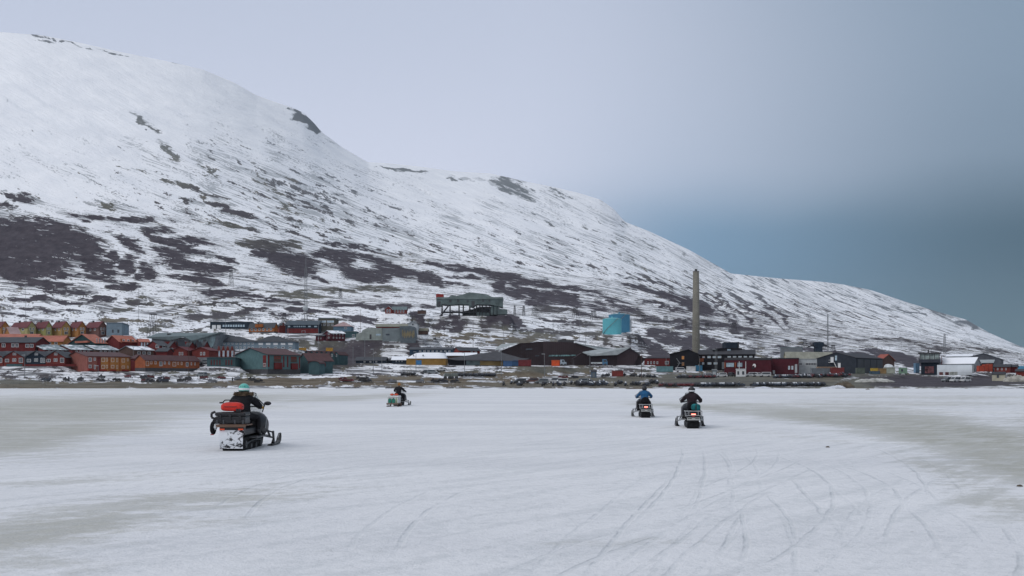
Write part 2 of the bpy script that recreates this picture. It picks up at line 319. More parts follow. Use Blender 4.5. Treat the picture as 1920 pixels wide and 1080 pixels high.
# shore strip
dp((150,724,260,3.6,0,1.1,.8),(30,716,60,3,0,.95,.6),(100,718,80,3,0,.8,.8),(300,717,50,2,3,.85,.6),(250,721,300,2.6,0,1.1,.75),(520,717,110,5.5,0,1.1,1),(640,712,110,3,0,.95,1),(700,720,160,3.5,0,.9,1),(820,711,120,3,1,.98,1),(900,720,140,3,0,.98,.9),(500,703,60,2.5,2,.95,.6),(430,705,60,2,4,.85,.5),(330,700,50,2,0,.8,.6),
 (980,705,80,2.5,1,1,1),(900,700,100,2,0,.9,1),(1000,722,120,4,0,1.05,.75),(1040,694,70,5,0,1.05,.6),(980,692,22,4,0,.95,.6),(1130,712,140,4,1,.95,.7),(1150,722,150,4,0,1.1,.75),(1250,712,100,5,2,1.05,.75),(1330,716,90,7,0,1.2,.5),(1380,718,50,7,0,1.2,.3),(1440,715,70,6,0,1.15,.65),(1530,713,70,6,0,1.1,.75),(1600,720,50,7,0,1.1,.7),(1560,724,60,3,0,1.1,.6),(1300,704,100,4,0,1,.6),(1400,706,80,3,0,1,.7),(1550,704,120,3,0,1,.6),
 (1690,710,100,6,2,1.15,.15),(1760,718,160,6,0,1.25,.1),(1850,711,60,5,0,1.05,.15),(1680,720,90,4,0,1.1,.15),(1900,705,60,4,0,.9,.2),(1620,700,60,3,0,1,.5),(1450,726,100,1.5,0,.9,.4),(1910,716,24,3,0,.95,.3),(2200,715,260,8,0,1,.2),(-400,715,360,5,0,.9,.4),
 (380,628,26,2,4,.9,.6),(360,620,50,2,-8,.9,.3),(560,634,90,2.6,0,.95,.5),(590,644,70,5,0,1.05,.4),(420,612,40,2,-8,.8,.3),(600,603,70,1.5,0,.9,.3),(820,603,120,1.0,0,.9,.2),(440,566,160,1.3,-7,.95,.2),(280,620,20,4,0,.8,.6),(740,628,50,2,0,.6,.4),(665,641,120,2,0,1,.5))
def paint(PXa, PYa):
    bare = np.full(len(P), 0.0); tint = np.full(len(P), .25); wsum = np.full(len(P), .15)
    WX = PXa+38*fbm(PXa/26, PYa/10, 5, 71)*np.clip((735-PYa)/60, .2, 1); WY = PYa+15*fbm(PXa/26+9, PYa/8, 5, 77)*np.clip((735-PYa)/60, .12, 1)
    for (x, y, a, b, an, st, ti) in D:
        b = b*1.28
        m = (abs(WX-x) < a*1.7+b) & (abs(WY-y) < a*abs(math.sin(rad(an)))*1.7+b*1.9)
        if not m.any(): continue
        dx = WX[m]-x; dy = WY[m]-y; c_, s_ = math.cos(rad(an)), math.sin(rad(an))
        r = np.sqrt(((dx*c_+dy*s_)/a)**2+((-dx*s_+dy*c_)/b)**2)
        v = st*np.clip(1.15-.50*r*r, 0, 1)*.77
        bare[m] = np.maximum(bare[m], v); g = np.clip(1.5-r, 0, 1)**2; tint[m] += ti*g*4; wsum[m] += g*4
    tint = np.where(wsum > .16, tint/(wsum+.0), .25); tint = np.clip(tint, 0, 1)
    base = np.interp(PYa, [60, 200, 330, 430, 480, 560, 620, 700, 728], [.08, .135, .19, .255, .315, .335, .345, .38, .42])
    base = base+np.interp(PXa, [0, 500, 900, 1250, 1500, 1700, 1920], [0, 0, 0, .05, .05, .0, -.02])*np.clip((PYa-480)/60, 0, 1)
    base = base+.19*np.clip(1-abs(PXa-560)/300, 0, 1)*np.clip(1-abs(PYa-360-.35*(PXa-560))/90, 0, 1)
    base = base+.04*np.clip((PXa-1050)/200, 0, 1)*np.clip(1-abs(PYa-590)/90, 0, 1)+.05*np.clip((PYa-640)/20, 0, 1)
    base = base+.085*np.clip((820-PXa)/200, 0, 1)*np.clip((PXa-60)/200, .3, 1)*np.clip((PYa-190)/60, 0, 1)*np.clip((470-PYa)/60, 0, 1)
    base = base+.05*np.clip((PXa-700)/150, 0, 1)*np.clip((1350-PXa)/150, 0, 1)*np.clip((PYa-345)/40, 0, 1)*np.clip((520-PYa)/50, 0, 1)
    bare = np.maximum(bare, base)
    return bare, tint
bare, tint = paint(PXa, PYa)
def grid_mesh(name, P, R, C, m, attrs):
    me = bpy.data.meshes.new(name); me.vertices.add(len(P)); me.vertices.foreach_set('co', P.astype(np.float32).ravel())
    i, j = np.meshgrid(np.arange(R-1), np.arange(C-1), indexing='ij'); a = (i*C+j).ravel()
    f = np.stack([a, a+1, a+1+C, a+C], -1).ravel()
    me.loops.add(len(f)); me.loops.foreach_set('vertex_index', f.astype(np.int32))
    me.polygons.add(len(a)); me.polygons.foreach_set('loop_start', np.arange(0, len(f), 4, dtype=np.int32)); me.polygons.foreach_set('use_smooth', np.ones(len(a), bool))
    me.update(calc_edges=True); me.materials.append(m)
    for k, v in attrs.items():
        if v.ndim == 1: at = me.attributes.new(k, 'FLOAT', 'POINT'); at.data.foreach_set('value', v.astype(np.float32))
        else: at = me.attributes.new(k, 'FLOAT_VECTOR', 'POINT'); at.data.foreach_set('vector', v.astype(np.float32).ravel())
    me.validate()
    o = bpy.data.objects.new(name, me); COL.objects.link(o); return o
SNOW = (.83, .84, .87)
def terrain_mat():
    m = bpy.data.materials.new('snowy_hillside'); m.use_nodes = True; n = m.node_tree; b = n.nodes['Principled BSDF']
    A = lambda nm: nd(n, 'ShaderNodeAttribute', attribute_name=nm)
    ba = A('bare').outputs['Fac']; ti = A('tint').outputs['Fac']; fl = A('flow').outputs['Vector']; hi = A('height').outputs['Fac']
    pos = nd(n, 'ShaderNodeNewGeometry').outputs['Position']
    nA = noise(n, vscale(n, fl, (1/5.0, 1/60.0, 0)), 1.0, 5, .62, .15)
    nB = noise(n, vscale(n, fl, (1/7.0, 1/26.0, 0)), 1.0, 7, .66, .25)
    nC = noise(n, vscale(n, fl, (1/1.6, 1/5.0, 0)), 1.0, 3, .6)
    nD = noise(n, vscale(n, fl, (1/2.6, 1/34.0, 0)), 1.0, 3, .55)
    s = M_(n, 'ADD', M_(n, 'MULTIPLY', M_(n, 'SUBTRACT', nA, .5), .95), M_(n, 'MULTIPLY', M_(n, 'SUBTRACT', nB, .5), 1.35))
    s = M_(n, 'ADD', s, M_(n, 'MULTIPLY', M_(n, 'SUBTRACT', nC, .5), .42))
    s = M_(n, 'ADD', s, ba)
    nP = noise(n, vscale(n, fl, (1/13.0, 1/48.0, 0)), 1.0, 6, .7, .5)
    s = M_(n, 'ADD', s, M_(n, 'MULTIPLY', M_(n, 'MULTIPLY', M_(n, 'SUBTRACT', nP, .5), ramp(n, ba, .22, .36)), 1.15))
    mask = ramp(n, s, .49, .55)
    # thin runnels of bare ground following the fall line
    def runnels(sc, ln, w0, dist):
        q = noise(n, vscale(n, fl, (1/sc, 1/ln, 0)), 1.0, 2, .5, dist)
        return ramp(n, M_(n, 'ABSOLUTE', M_(n, 'SUBTRACT', q, .5)), w0, w0*.25)
    ru = M_(n, 'MAXIMUM', runnels(9.0, 190, .045, .25), runnels(4.6, 130, .042, .2))
    pat = noise(n, vscale(n, fl, (1/30.0, 1/90.0, 0)), 1.0, 4, .6)
    dens = M_(n, 'ADD', M_(n, 'MULTIPLY', M_(n, 'SUBTRACT', pat, .5), 1.6), M_(n, 'MULTIPLY', M_(n, 'SUBTRACT', ba, .21), 2.0))
    gate = ramp(n, M_(n, 'ADD', dens, M_(n, 'MULTIPLY', M_(n, 'SUBTRACT', nC, .5), 1.2)), .12, .32)
    mask2 = M_(n, 'MULTIPLY', M_(n, 'MULTIPLY', ru, gate), ramp(n, hi, .15, .7, .88, .5))
    s2 = M_(n, 'ADD', M_(n, 'MULTIPLY', M_(n, 'SUBTRACT', nD, .5), 1.1), M_(n, 'MULTIPLY', M_(n, 'SUBTRACT', nC, .5), .9))
    mask3 = M_(n, 'MULTIPLY', ramp(n, M_(n, 'ADD', s2, dens), .55, .85), .45)
    mask2 = M_(n, 'MAXIMUM', mask2, mask3)
    rough_c = noise(n, pos, .12, 6, .7)
    scree = mixc(n, ramp(n, rough_c, .3, .7), (.040, .034, .044), (.078, .068, .080))
    mud = mixc(n, ramp(n, rough_c, .35, .65), (.085, .062, .042), (.17, .145, .105))
    mid = mixc(n, ramp(n, rough_c, .3, .7), (.085, .085, .075), (.15, .145, .12))
    dk = mixc(n, ramp(n, ti, .1, .6), scree, mid); dk = mixc(n, ramp(n, ti, .6, 1.0), dk, mud)
    dk = mixc(n, ramp(n, hi, .45, .9, 0, .6), dk, (.13, .155, .18))        # rock turns paler and bluer towards the ridge
    snow = mixc(n, ramp(n, noise(n, pos, .02, 4), .3, .7), (.76, .775, .815), SNOW)
    c = mixc(n, mask2, snow, mixc(n, ramp(n, hi, .1, .6), (.075, .075, .082), (.16, .185, .20)))
    c = mixc(n, M_(n, 'MULTIPLY', mask, ramp(n, hi, .3, .8, 1, .85)), c, dk)
    n.links.new(c, b.inputs['Base Color']); b.inputs['Roughness'].default_value = .85; b.inputs['Specular IOR Level'].default_value = .15
    bp = nd(n, 'ShaderNodeBump'); bp.inputs['Strength'].default_value = .5; bp.inputs['Distance'].default_value = 3.5
    n.links.new(M_(n, 'ADD', nD, nB), bp.inputs['Height']); n.links.new(bp.outputs[0], b.inputs['Normal'])
    return m
TM = terrain_mat()
ter = grid_mesh('hillside', P, R, C, TM, {'bare': bare, 'tint': tint, 'height': QA, 'flow': np.stack([FS, PXa, 0*FS], -1)})
tag(ter, kind='structure')
# ---------------------------------------------------------------- the frozen, snow covered flat in front
cl = np.concatenate([np.arange(-3000, -200, 60), np.arange(-200, 2120, 8), np.arange(2120, 5000, 60)])
yr = np.concatenate([np.geomspace(2.0, 60, 170), np.linspace(61, 304, 120)])
LX, LY = np.meshgrid((cl-960)/F, yr); LXw = LX*LY
PXl = np.broadcast_to(cl, LX.shape); PYl = HZ+HC*F/LY
fade = np.clip((290-LY)/60, 0, 1)
LZ = fade*(.07*fbm(LXw/5, LY/7, 4, 51)+.02*fbm(LXw/.8, LY/1.1, 3, 57)*np.clip(1-LY/60, 0, 1))
LZ -= np.interp(LY, [0, 285, 304], [0, 0, .25])
dirt = np.zeros(LX.shape)
for (x, y, a, b, an, st) in [(60,772,420,30,-2,1.05),(20,825,300,30,-7,.95),(300,750,380,13,-1,.9),(640,747,220,8,-3,.75),(-200,800,400,60,0,1),(330,945,300,24,-5,.72),(60,1000,330,40,-8,.85),(280,985,260,18,-4,.6),(0,1055,240,30,0,.6),(180,900,300,14,-3,.4),(600,1040,300,12,-2,.35),
   (900,735,300,3,0,.25),(300,731,500,2.5,0,.6),(1400,771,280,9,4,.8),(1640,790,330,18,5,1.0),(1800,815,300,34,9,1.05),(1890,860,180,44,14,.95),(1700,757,380,10,0,.6),(2100,830,260,70,0,1),(1600,737,500,3,0,.5),(1780,745,300,6,0,.6),(560,925,200,9,-3,.45),(1200,1015,280,12,0,.4),(1850,930,150,50,20,.55),(1780,880,160,20,14,.6),(1500,820,200,8,6,.45)]:
    dx = PXl-x; dy = PYl-y; c_, s_ = math.cos(rad(an)), math.sin(rad(an))
    r = np.sqrt(((dx*c_+dy*s_)/a)**2+((-dx*s_+dy*c_)/b)**2)
    dirt = np.maximum(dirt, st*np.clip(1.3-.75*r, 0, 1))
def flat_mat():
    m = bpy.data.materials.new('packed_snow'); m.use_nodes = True; n = m.node_tree; b = n.nodes['Principled BSDF']
    di = nd(n, 'ShaderNodeAttribute', attribute_name='dirt').outputs['Fac']
    pos = nd(n, 'ShaderNodeNewGeometry').outputs['Position']
    sp = nd(n, 'ShaderNodeSeparateXYZ'); n.links.new(pos, sp.inputs[0])
    # coordinates turned towards the driving direction
    cb = nd(n, 'ShaderNodeCombineXYZ'); n.links.new(sp.outputs[0], cb.inputs[0]); n.links.new(sp.outputs[1], cb.inputs[1])
    rot = nd(n, 'ShaderNodeVectorRotate', rotation_type='Z_AXIS'); n.links.new(cb.outputs[0], rot.inputs[0]); rot.inputs['Angle'].default_value = rad(38)
    n1 = noise(n, cb.outputs[0], .16, 6, .62, .4)
    n2 = noise(n, vscale(n, rot.outputs[0], (2.2, .28, 1)), 1.0, 5, .62, .2)
    n3 = noise(n, cb.outputs[0], 5.0, 5, .7)
    n4 = noise(n, vscale(n, cb.outputs[0], (.02, .10, 1)), 1.0, 5, .6)
    n5 = noise(n, cb.outputs[0], 28.0, 3, .7)
    d = M_(n, 'ADD', di, M_(n, 'MULTIPLY', M_(n, 'SUBTRACT', n1, .5), .7))
    d = M_(n, 'ADD', d, M_(n, 'MULTIPLY', M_(n, 'SUBTRACT', n2, .5), .9))
    d = M_(n, 'ADD', d, M_(n, 'MULTIPLY', M_(n, 'SUBTRACT', n3, .5), .75))
    n6 = noise(n, vscale(n, cb.outputs[0], (.22, .9, 1)), 1.0, 7, .78, .3)
    d = M_(n, 'ADD', d, M_(n, 'MULTIPLY', M_(n, 'SUBTRACT', n4, .5), .9))
    d = M_(n, 'ADD', d, M_(n, 'MULTIPLY', M_(n, 'SUBTRACT', n6, .5), 1.7))
    dm = ramp(n, d, .34, .92)
    snow = mixc(n, ramp(n, n4, .35, .65), (.645, .652, .678), (.735, .74, .76))
    snow = mixc(n, ramp(n, M_(n, 'ADD', M_(n, 'MULTIPLY', n2, .6), M_(n, 'MULTIPLY', n3, .4)), .44, .62, 0, .3), snow, (.40, .43, .455))
    snow = mixc(n, ramp(n, M_(n, 'ADD', M_(n, 'MULTIPLY', n5, .5), M_(n, 'MULTIPLY', n3, .5)), .50, .68, 0, .35), snow, (.47, .48, .49))
    slush = mixc(n, ramp(n, n3, .35, .65), (.235, .235, .185), (.36, .355, .30))
    c = mixc(n, M_(n, 'MULTIPLY', M_(n, 'MULTIPLY', dm, ramp(n, M_(n, 'ADD', M_(n, 'MULTIPLY', n6, .6), M_(n, 'MULTIPLY', n2, .4)), .66, .40, .35, 1)), .86), snow, slush)
    # snowmobile tracks: thin arcs pressed into the surface
    wx = M_(n, 'ADD', sp.outputs[0], M_(n, 'MULTIPLY', M_(n, 'SUBTRACT', noise(n, cb.outputs[0], .7, 3), .5), .14))
    trk = None
    T = [(1440,850,1560,950,1400,1078),(1500,865,1420,900,1310,940),(1420,845,1400,875,1340,905),(1490,905,1515,930,1542,960),(1440,930,1475,965,1492,1012),(1720,920,1692,945,1660,1020),(1600,880,1660,905,1692,945),(1390,960,1396,1020,1385,1070),(1280,845,1270,885,1210,960),(1320,850,1322,885,1317,910),(1350,850,1367,875,1370,895),(1710,960,1740,990,1760,1020),(1880,990,1910,1030,1912,1070),(1160,1000,1195,960,1250,905),(1330,1078,1357,1020,1390,970),(1180,1078,1265,1020,1330,970),(1050,1078,1130,1040,1230,1005),(1250,1075,1330,1000,1430,930),(1640,840,1700,870,1730,900),(760,1000,800,960,870,920),(480,950,560,905,700,870)]
    for t_ in T:
        p3 = [((t_[q]-960)/(t_[q+1]-HZ)*HC, F*HC/(t_[q+1]-HZ)) for q in (0, 2, 4)]
        (ax, ay), (bx, by), (cx_, cy_) = p3
        dd_ = 2*(ax*(by-cy_)+bx*(cy_-ay)+cx_*(ay-by))
        if abs(dd_) < 1e-3: dd_ = 1e-3
        ux = ((ax*ax+ay*ay)*(by-cy_)+(bx*bx+by*by)*(cy_-ay)+(cx_*cx_+cy_*cy_)*(ay-by))/dd_; uy = ((ax*ax+ay*ay)*(cx_-bx)+(bx*bx+by*by)*(ax-cx_)+(cx_*cx_+cy_*cy_)*(bx-ax))/dd_
        R_ = math.hypot(ax-ux, ay-uy); ml = max(math.hypot(bx-ax, by-ay), math.hypot(bx-cx_, by-cy_))
        q = nd(n, 'ShaderNodeCombineXYZ'); n.links.new(wx, q.inputs[0]); n.links.new(sp.outputs[1], q.inputs[1])
        dd = nd(n, 'ShaderNodeVectorMath', operation='DISTANCE'); n.links.new(q.outputs[0], dd.inputs[0]); dd.inputs[1].default_value = (ux, uy, 0)
        dm_ = nd(n, 'ShaderNodeVectorMath', operation='DISTANCE'); n.links.new(q.outputs[0], dm_.inputs[0]); dm_.inputs[1].default_value = (bx, by, 0)
        o_ = M_(n, 'SUBTRACT', dd.outputs['Value'], R_)
        t = ramp(n, M_(n, 'ABSOLUTE', o_), .012, .05, 1, 0)
        for of_, am_ in ((.5, .6),): t = M_(n, 'MAXIMUM', t, ramp(n, M_(n, 'ABSOLUTE', M_(n, 'SUBTRACT', o_, of_)), .01, .05, am_, 0))
        t = M_(n, 'MULTIPLY', t, ramp(n, dm_.outputs['Value'], ml*.7, ml*1.35, 1, 0))
        trk = t if trk is None else M_(n, 'MAXIMUM', trk, t)
    brk = ramp(n, noise(n, cb.outputs[0], .8, 4, .7), .30, .62)
    near = ramp(n, sp.outputs[1], 18, 40, 1, .2)
    trk = M_(n, 'MULTIPLY', M_(n, 'MULTIPLY', trk, brk), near)
    c = mixc(n, M_(n, 'MULTIPLY', trk, .25), c, (.42, .46, .48))
    # scattered crumbs of grit
    vo = nd(n, 'ShaderNodeTexVoronoi'); n.links.new(cb.outputs[0], vo.inputs['Vector']); vo.inputs['Scale'].default_value = 1.1
    gr = M_(n, 'MULTIPLY', ramp(n, M_(n, 'ADD', vo.outputs['Distance'], M_(n, 'MULTIPLY', n5, .05)), .045, .065, 1, 0), ramp(n, noise(n, cb.outputs[0], .3, 3), .56, .60))
    c = mixc(n, M_(n, 'MULTIPLY', gr, .7), c, (.17, .16, .12))
    n.links.new(c, b.inputs['Base Color']); b.inputs['Roughness'].default_value = .75; b.inputs['Specular IOR Level'].default_value = .25
    h = M_(n, 'ADD', M_(n, 'MULTIPLY', n2, 1.2), M_(n, 'MULTIPLY', n3, .7)); h = M_(n, 'ADD', h, M_(n, 'MULTIPLY', n5, .22)); h = M_(n, 'SUBTRACT', h, M_(n, 'MULTIPLY', trk, .30))
    bp = nd(n, 'ShaderNodeBump'); bp.inputs['Strength'].default_value = .85; bp.inputs['Distance'].default_value = .06
    n.links.new(h, bp.inputs['Height']); n.links.new(bp.outputs[0], b.inputs['Normal'])
    return m
FM = flat_mat()
flat = grid_mesh('snow_ground', np.stack([LXw, LY, LZ], -1).reshape(-1, 3), len(yr), len(cl), FM, {'dirt': dirt.reshape(-1)})
tag(flat, kind='structure')
pl = MB(); pl.add([(-9000, -3000, -.9), (9000, -3000, -.9), (9000, 12000, -.9), (-9000, 12000, -.9)], [(0, 1, 2, 3)])
tag(pl.build('snow_plain', mat((.72, .74, .80), .85, .05, .01)), kind='structure')
# ---------------------------------------------------------------- building kit
GLASS = mat((.05, .06, .075), .15, .2, .8); GLASSB = mat((.36, .47, .55), .2, .2, .8)
WHITE = mat((.62, .63, .64), .6, .06, 2); DKF = mat((.05, .05, .055), .6)
STEEL = mat((.16, .17, .18), .5, .15, 3); CONC = mat((.19, .20, .215), .9, .15, .5, dirt=.1)
_wc = {}; DIMS = {}; PADS = []
def window_mesh(w, h, frame, glass, mull=1):
    key = (round(w, 1), round(h, 1), frame.name, glass.name, mull)
    if key in _wc: return _wc[key]
    t = min(.12, w*.14); m = MB()
    m.box(-w/2, w/2, -.07, -.003, -h/2, -h/2+t).box(-w/2, w/2, -.07, -.003, h/2-t, h/2).box(-w/2, -w/2+t, -.07, -.003, -h/2+t, h/2-t).box(w/2-t, w/2, -.07, -.003, -h/2+t, h/2-t)
    for i in range(mull):
        x = -w/2+w*(i+1)/(mull+1); m.box(x-t*.35, x+t*.35, -.06, -.003, -h/2+t, h/2-t)
    p = MB().box(-w/2+t, w/2-t, -.03, -.003, -h/2+t, h/2-t)
    _wc[key] = (m.mesh('window', frame), p.mesh('pane', glass)); return _wc[key]
def put_window(root, face, a, b, pos, z, w, h, frame, glass, mull=1, name='window'):
    fm, pm = window_mesh(w, h, frame, glass, mull)
    if face == 'F': loc, rz = (pos, 0, z), 0
    elif face == 'R': loc, rz = (a, pos, z), rad(90)
    else: loc, rz = (0, pos, z), rad(-90)
    f = link(fm, name, root, loc, rz); link(pm, 'pane', f)
    return f
def frame_of(pxl, pxc, pxr, Yc, th, depth=None):
    t = rad(th); ul, uc = (pxl-960)/F, (pxc-960)/F; Xc = uc*Yc
    a = (Xc-ul*Yc)/(math.cos(t)+ul*math.sin(t))
    if pxr is None: b = depth
    else:
        ur = (pxr-960)/F; b = (ur*Yc-Xc)/(math.sin(t)-ur*math.cos(t))
    A = (Xc-a*math.cos(t), Yc+a*math.sin(t))
    return a, b, A, -t
def house(label, pxl, pxc, pxr, Yc, base, eave, ridge, wall, roof, th=45, axis='y', depth=9, kind='gable', name='house', cat='house', group=None,
          wins=(), doors=(), bands=(), plinth=None, chim=0, over=.45, hipa=0, hipb=0, lift=0, trim=None, pitch=.5):
    if pxr is None and th == 0 and (pxl+pxc)/2 > 960: th = math.degrees(math.atan(((pxl+pxc)/2-960)/F))*1.12
    if pxr is not None and math.cos(rad(th))+(pxl-960)/F*math.sin(rad(th)) < .14:      # seen almost square on from the left: its long side is the front
        pxc, pxr, th = pxr, None, 0; sw = {'R': 'F', 'F': 'L', 'L': 'L'}
        axis = {'x': 'y', 'y': 'x', '-x': '-y', '-y': '-x'}[axis]
        wins = [(sw[w_[0]],)+tuple(w_[1:]) for w_ in wins if w_[0] == 'R']; doors = [(sw[w_[0]],)+tuple(w_[1:]) for w_ in doors if w_[0] == 'R']; bands = [(sw[w_[0]],)+tuple(w_[1:]) for w_ in bands if w_[0] == 'R']
    a, b, A, rz = frame_of(pxl, pxc, pxr, Yc, th, depth)
    assert a > 0 and b > 0, label
    zb = zpy(base, Yc); z = lambda py: zpy(py, Yc)-zb
    root = empty(name, (A[0], A[1], zb), rz, label, cat, group)
    he = z(eave); hr = z(ridge); m = MB()
    foot = -3.0
    pz = z(plinth) if plinth is not None else 0
    if kind == 'gable':
        if axis == 'y': m.prism([(0, pz), (a, pz), (a, he), (a*pitch, hr), (0, he)], 0, b, 'y')
        else: m.prism([(0, pz), (b, pz), (b, he), (b*pitch, hr), (0, he)], 0, a, 'x')
    elif kind == 'hip': m.box(0, a, 0, b, pz, he)
    elif kind == 'flat': m.box(0, a, 0, b, pz, hr)
    elif kind == 'shed':                              # eave = height at the low side, ridge at the high side
        if axis == 'x': m.prism([(0, pz), (a, pz), (a, hr), (0, he)], 0, b, 'y')
        elif axis == '-x': m.prism([(0, pz), (a, pz), (a, he), (0, hr)], 0, b, 'y')
        elif axis == 'y': m.prism([(0, pz), (b, pz), (b, hr), (0, he)], 0, a, 'x')
        else: m.prism([(0, pz), (b, pz), (b, he), (0, hr)], 0, a, 'x')
    wo_ = m.build('wall', wall, root)
    p = MB().box(.02, a-.02, .02, b-.02, foot, pz-.003 if plinth is not None else -.003)
    p.build('plinth', CONC if plinth is None else DKF, root)
    r = MB(); o = over; e = .004
    if kind == 'gable':
        if axis == 'y':
            k = (hr-he)/(a*pitch); k2 = (hr-he)/(a*(1-pitch))
            r.slab([(-o, -o, he-o*k+e+.16), (a*pitch, -o, hr+e+.16), (a*pitch, b+o, hr+e+.16), (-o, b+o, he-o*k+e+.16)], .15)
            r.slab([(a*pitch, -o, hr+e+.16), (a+o, -o, he-o*k2+e+.16), (a+o, b+o, he-o*k2+e+.16), (a*pitch, b+o, hr+e+.16)], .15)
        else:
            k = (hr-he)/(b*pitch); k2 = (hr-he)/(b*(1-pitch))
            r.slab([(-o, -o, he-o*k+e+.16), (a+o, -o, he-o*k+e+.16), (a+o, b*pitch, hr+e+.16), (-o, b*pitch, hr+e+.16)], .15)
            r.slab([(-o, b*pitch, hr+e+.16), (a+o, b*pitch, hr+e+.16), (a+o, b+o, he-o*k2+e+.16), (-o, b+o, he-o*k2+e+.16)], .15)
    elif kind == 'hip':
        E = he+.01; r.box(-o, a+o, -o, b+o, E, E+.12); E += .124
        if axis == 'x': R0, R1 = (hipa, b/2, hr), (a-(hipb or hipa), b/2, hr); fs = [(0, 1, 5, 4), (1, 2, 5), (2, 3, 4, 5), (3, 0, 4), (3, 2, 1, 0)]
        else: R0, R1 = (a/2, hipa, hr), (a/2, b-(hipb or hipa), hr); fs = [(0, 1, 4), (1, 2, 5, 4), (2, 3, 5), (3, 0, 4, 5), (3, 2, 1, 0)]
        r.add([(-o, -o, E), (a+o, -o, E), (a+o, b+o, E), (-o, b+o, E), R0, R1], fs)
    elif kind == 'flat':
        r.box(-.12, a+.12, -.12, b+.12, hr+e, hr+.35)
    elif kind == 'shed':
        if axis == 'x': q = [(-o, -o, he), (a+o, -o, hr), (a+o, b+o, hr), (-o, b+o, he)]
        elif axis == '-x': q = [(-o, -o, hr), (a+o, -o, he), (a+o, b+o, he), (-o, b+o, hr)]
        elif axis == 'y': q = [(-o, -o, he), (a+o, -o, he), (a+o, b+o, hr), (-o, b+o, hr)]
        else: q = [(-o, -o, hr), (a+o, -o, hr), (a+o, b+o, he), (-o, b+o, he)]
        r.slab([(x, y, zz+.22) for x, y, zz in q], .15)
    ro = r.build('roof', roof, root)
    for i in range(chim):
        cx, cy = (a*(.3+.45*i), b*.5) if axis == 'x' else (a*.5, b*(.25+.5*i)); zt = max(he, hr)
        MB().box(cx-.35, cx+.35, cy-.35, cy+.35, he, zt+.7).box(cx-.42, cx+.42, cy-.42, cy+.42, zt+.703, zt+.83).build('chimney', DKF, ro)
    for wd in wins:
        face, f0, f1, n, p0, p1, duty = wd[:7]; fc = wd[7] if len(wd) > 7 else WHITE; gl = wd[8] if len(wd) > 8 else GLASS; mu = wd[9] if len(wd) > 9 else 1
        L = a if face == 'F' else b; z0, z1 = z(p1), z(p0); w_ = L*(f1-f0)/n*duty
        for i in range(n): put_window(root, face, a, b, L*(f0+(f1-f0)*(i+.5)/n), (z0+z1)/2, w_, z1-z0, fc, gl, mu)
    for (face, f0, f1, p0, p1, dm) in doors:
        L = a if face == 'F' else b; z0, z1 = z(p1), z(p0); x0, x1 = L*f0, L*f1
        d = MB(); hw = (x1-x0)/2
        d.box(-hw, hw, -.08, -.003, 0, z1-z0)
        for q in (-1, 1): d.box(q*hw-.06, q*hw+.06, -.12, -.083, 0, z1-z0)
        d.box(-hw, hw, -.12, -.083, z1-z0-.1, z1-z0)
        loc, r_ = {'F': (((x0+x1)/2, 0, z0), 0), 'R': ((a, (x0+x1)/2, z0), rad(90)), 'L': ((0, (x0+x1)/2, z0), rad(-90))}[face]
        d.build('door', dm, root, loc=loc, rz=r_)
    for (face, f0, f1, p0, p1, bm_, pr, nm) in bands:    # coloured cladding sections, balconies
        L = a if face == 'F' else b; z0, z1 = z(p1), z(p0)
        if face == 'F': q = MB().box(L*f0, L*f1, -pr, -.002, z0, z1)
        elif face == 'R': q = MB().box(a+.002, a+pr, L*f0, L*f1, z0, z1)
        else: q = MB().box(-pr, -.002, L*f0, L*f1, z0, z1)
        q.build(nm, bm_, root)
    DIMS[root.name] = (a, b, he, hr)
    PADS.append((A[0], A[1], rz, a, b, zb+(pz if plinth is not None and pz > 99 else 0)))
    return root
def clad(c, **k): return mat(c, .85, .10, .5, seam=1.6, **k)
def roofm(c, snow=0): return mat(c, .75, .12, .4, snow=snow, seam=.8)
REDW = clad((.125, .022, .022)); REDW2 = clad((.16, .035, .030)); MAROON = clad((.075, .016, .024)); PINK = clad((.235, .085, .07)); OCHRE = clad((.33, .15, .045)); OCH2 = clad((.26, .085, .025))
ORNG = clad((.27, .085, .04)); TEALW = clad((.085, .155, .165)); TEALD = clad((.050, .095, .105)); DGREEN = clad((.018, .045, .048)); NAVYW = clad((.020, .030, .045))
YEL = clad((.32, .29, .14)); OLIVE = clad((.27, .26, .10)); YEL2 = clad((.34, .215, .08)); ORY = clad((.32, .15, .05)); MAUVE = clad((.14, .075, .065)); LBLUE = clad((.17, .225, .27)); GREYW = clad((.15, .17, .19))
BLACKW = clad((.014, .014, .018)); BARK = clad((.030, .022, .025)); CREAM = clad((.44, .42, .33)); LGREY = clad((.42, .45, .47)); BRN = clad((.09, .055, .045))
R_SL = roofm((.045, .050, .060)); R_BR = roofm((.075, .032, .034)); R_OR = roofm((.36, .12, .08)); R_RED = roofm((.115, .022, .028)); R_GR = roofm((.125, .165, .175)); R_SN = roofm((.17, .22, .24), .46); R_SN2 = roofm((.22, .25, .28), .56); R_DK = roofm((.035, .035, .042)); R_LG = roofm((.30, .33, .34)); R_PK = roofm((.36, .25, .25)); R_FS = roofm((.42, .44, .47), .8)
REDT = clad((.28, .035, .03))
def W(*a): return a
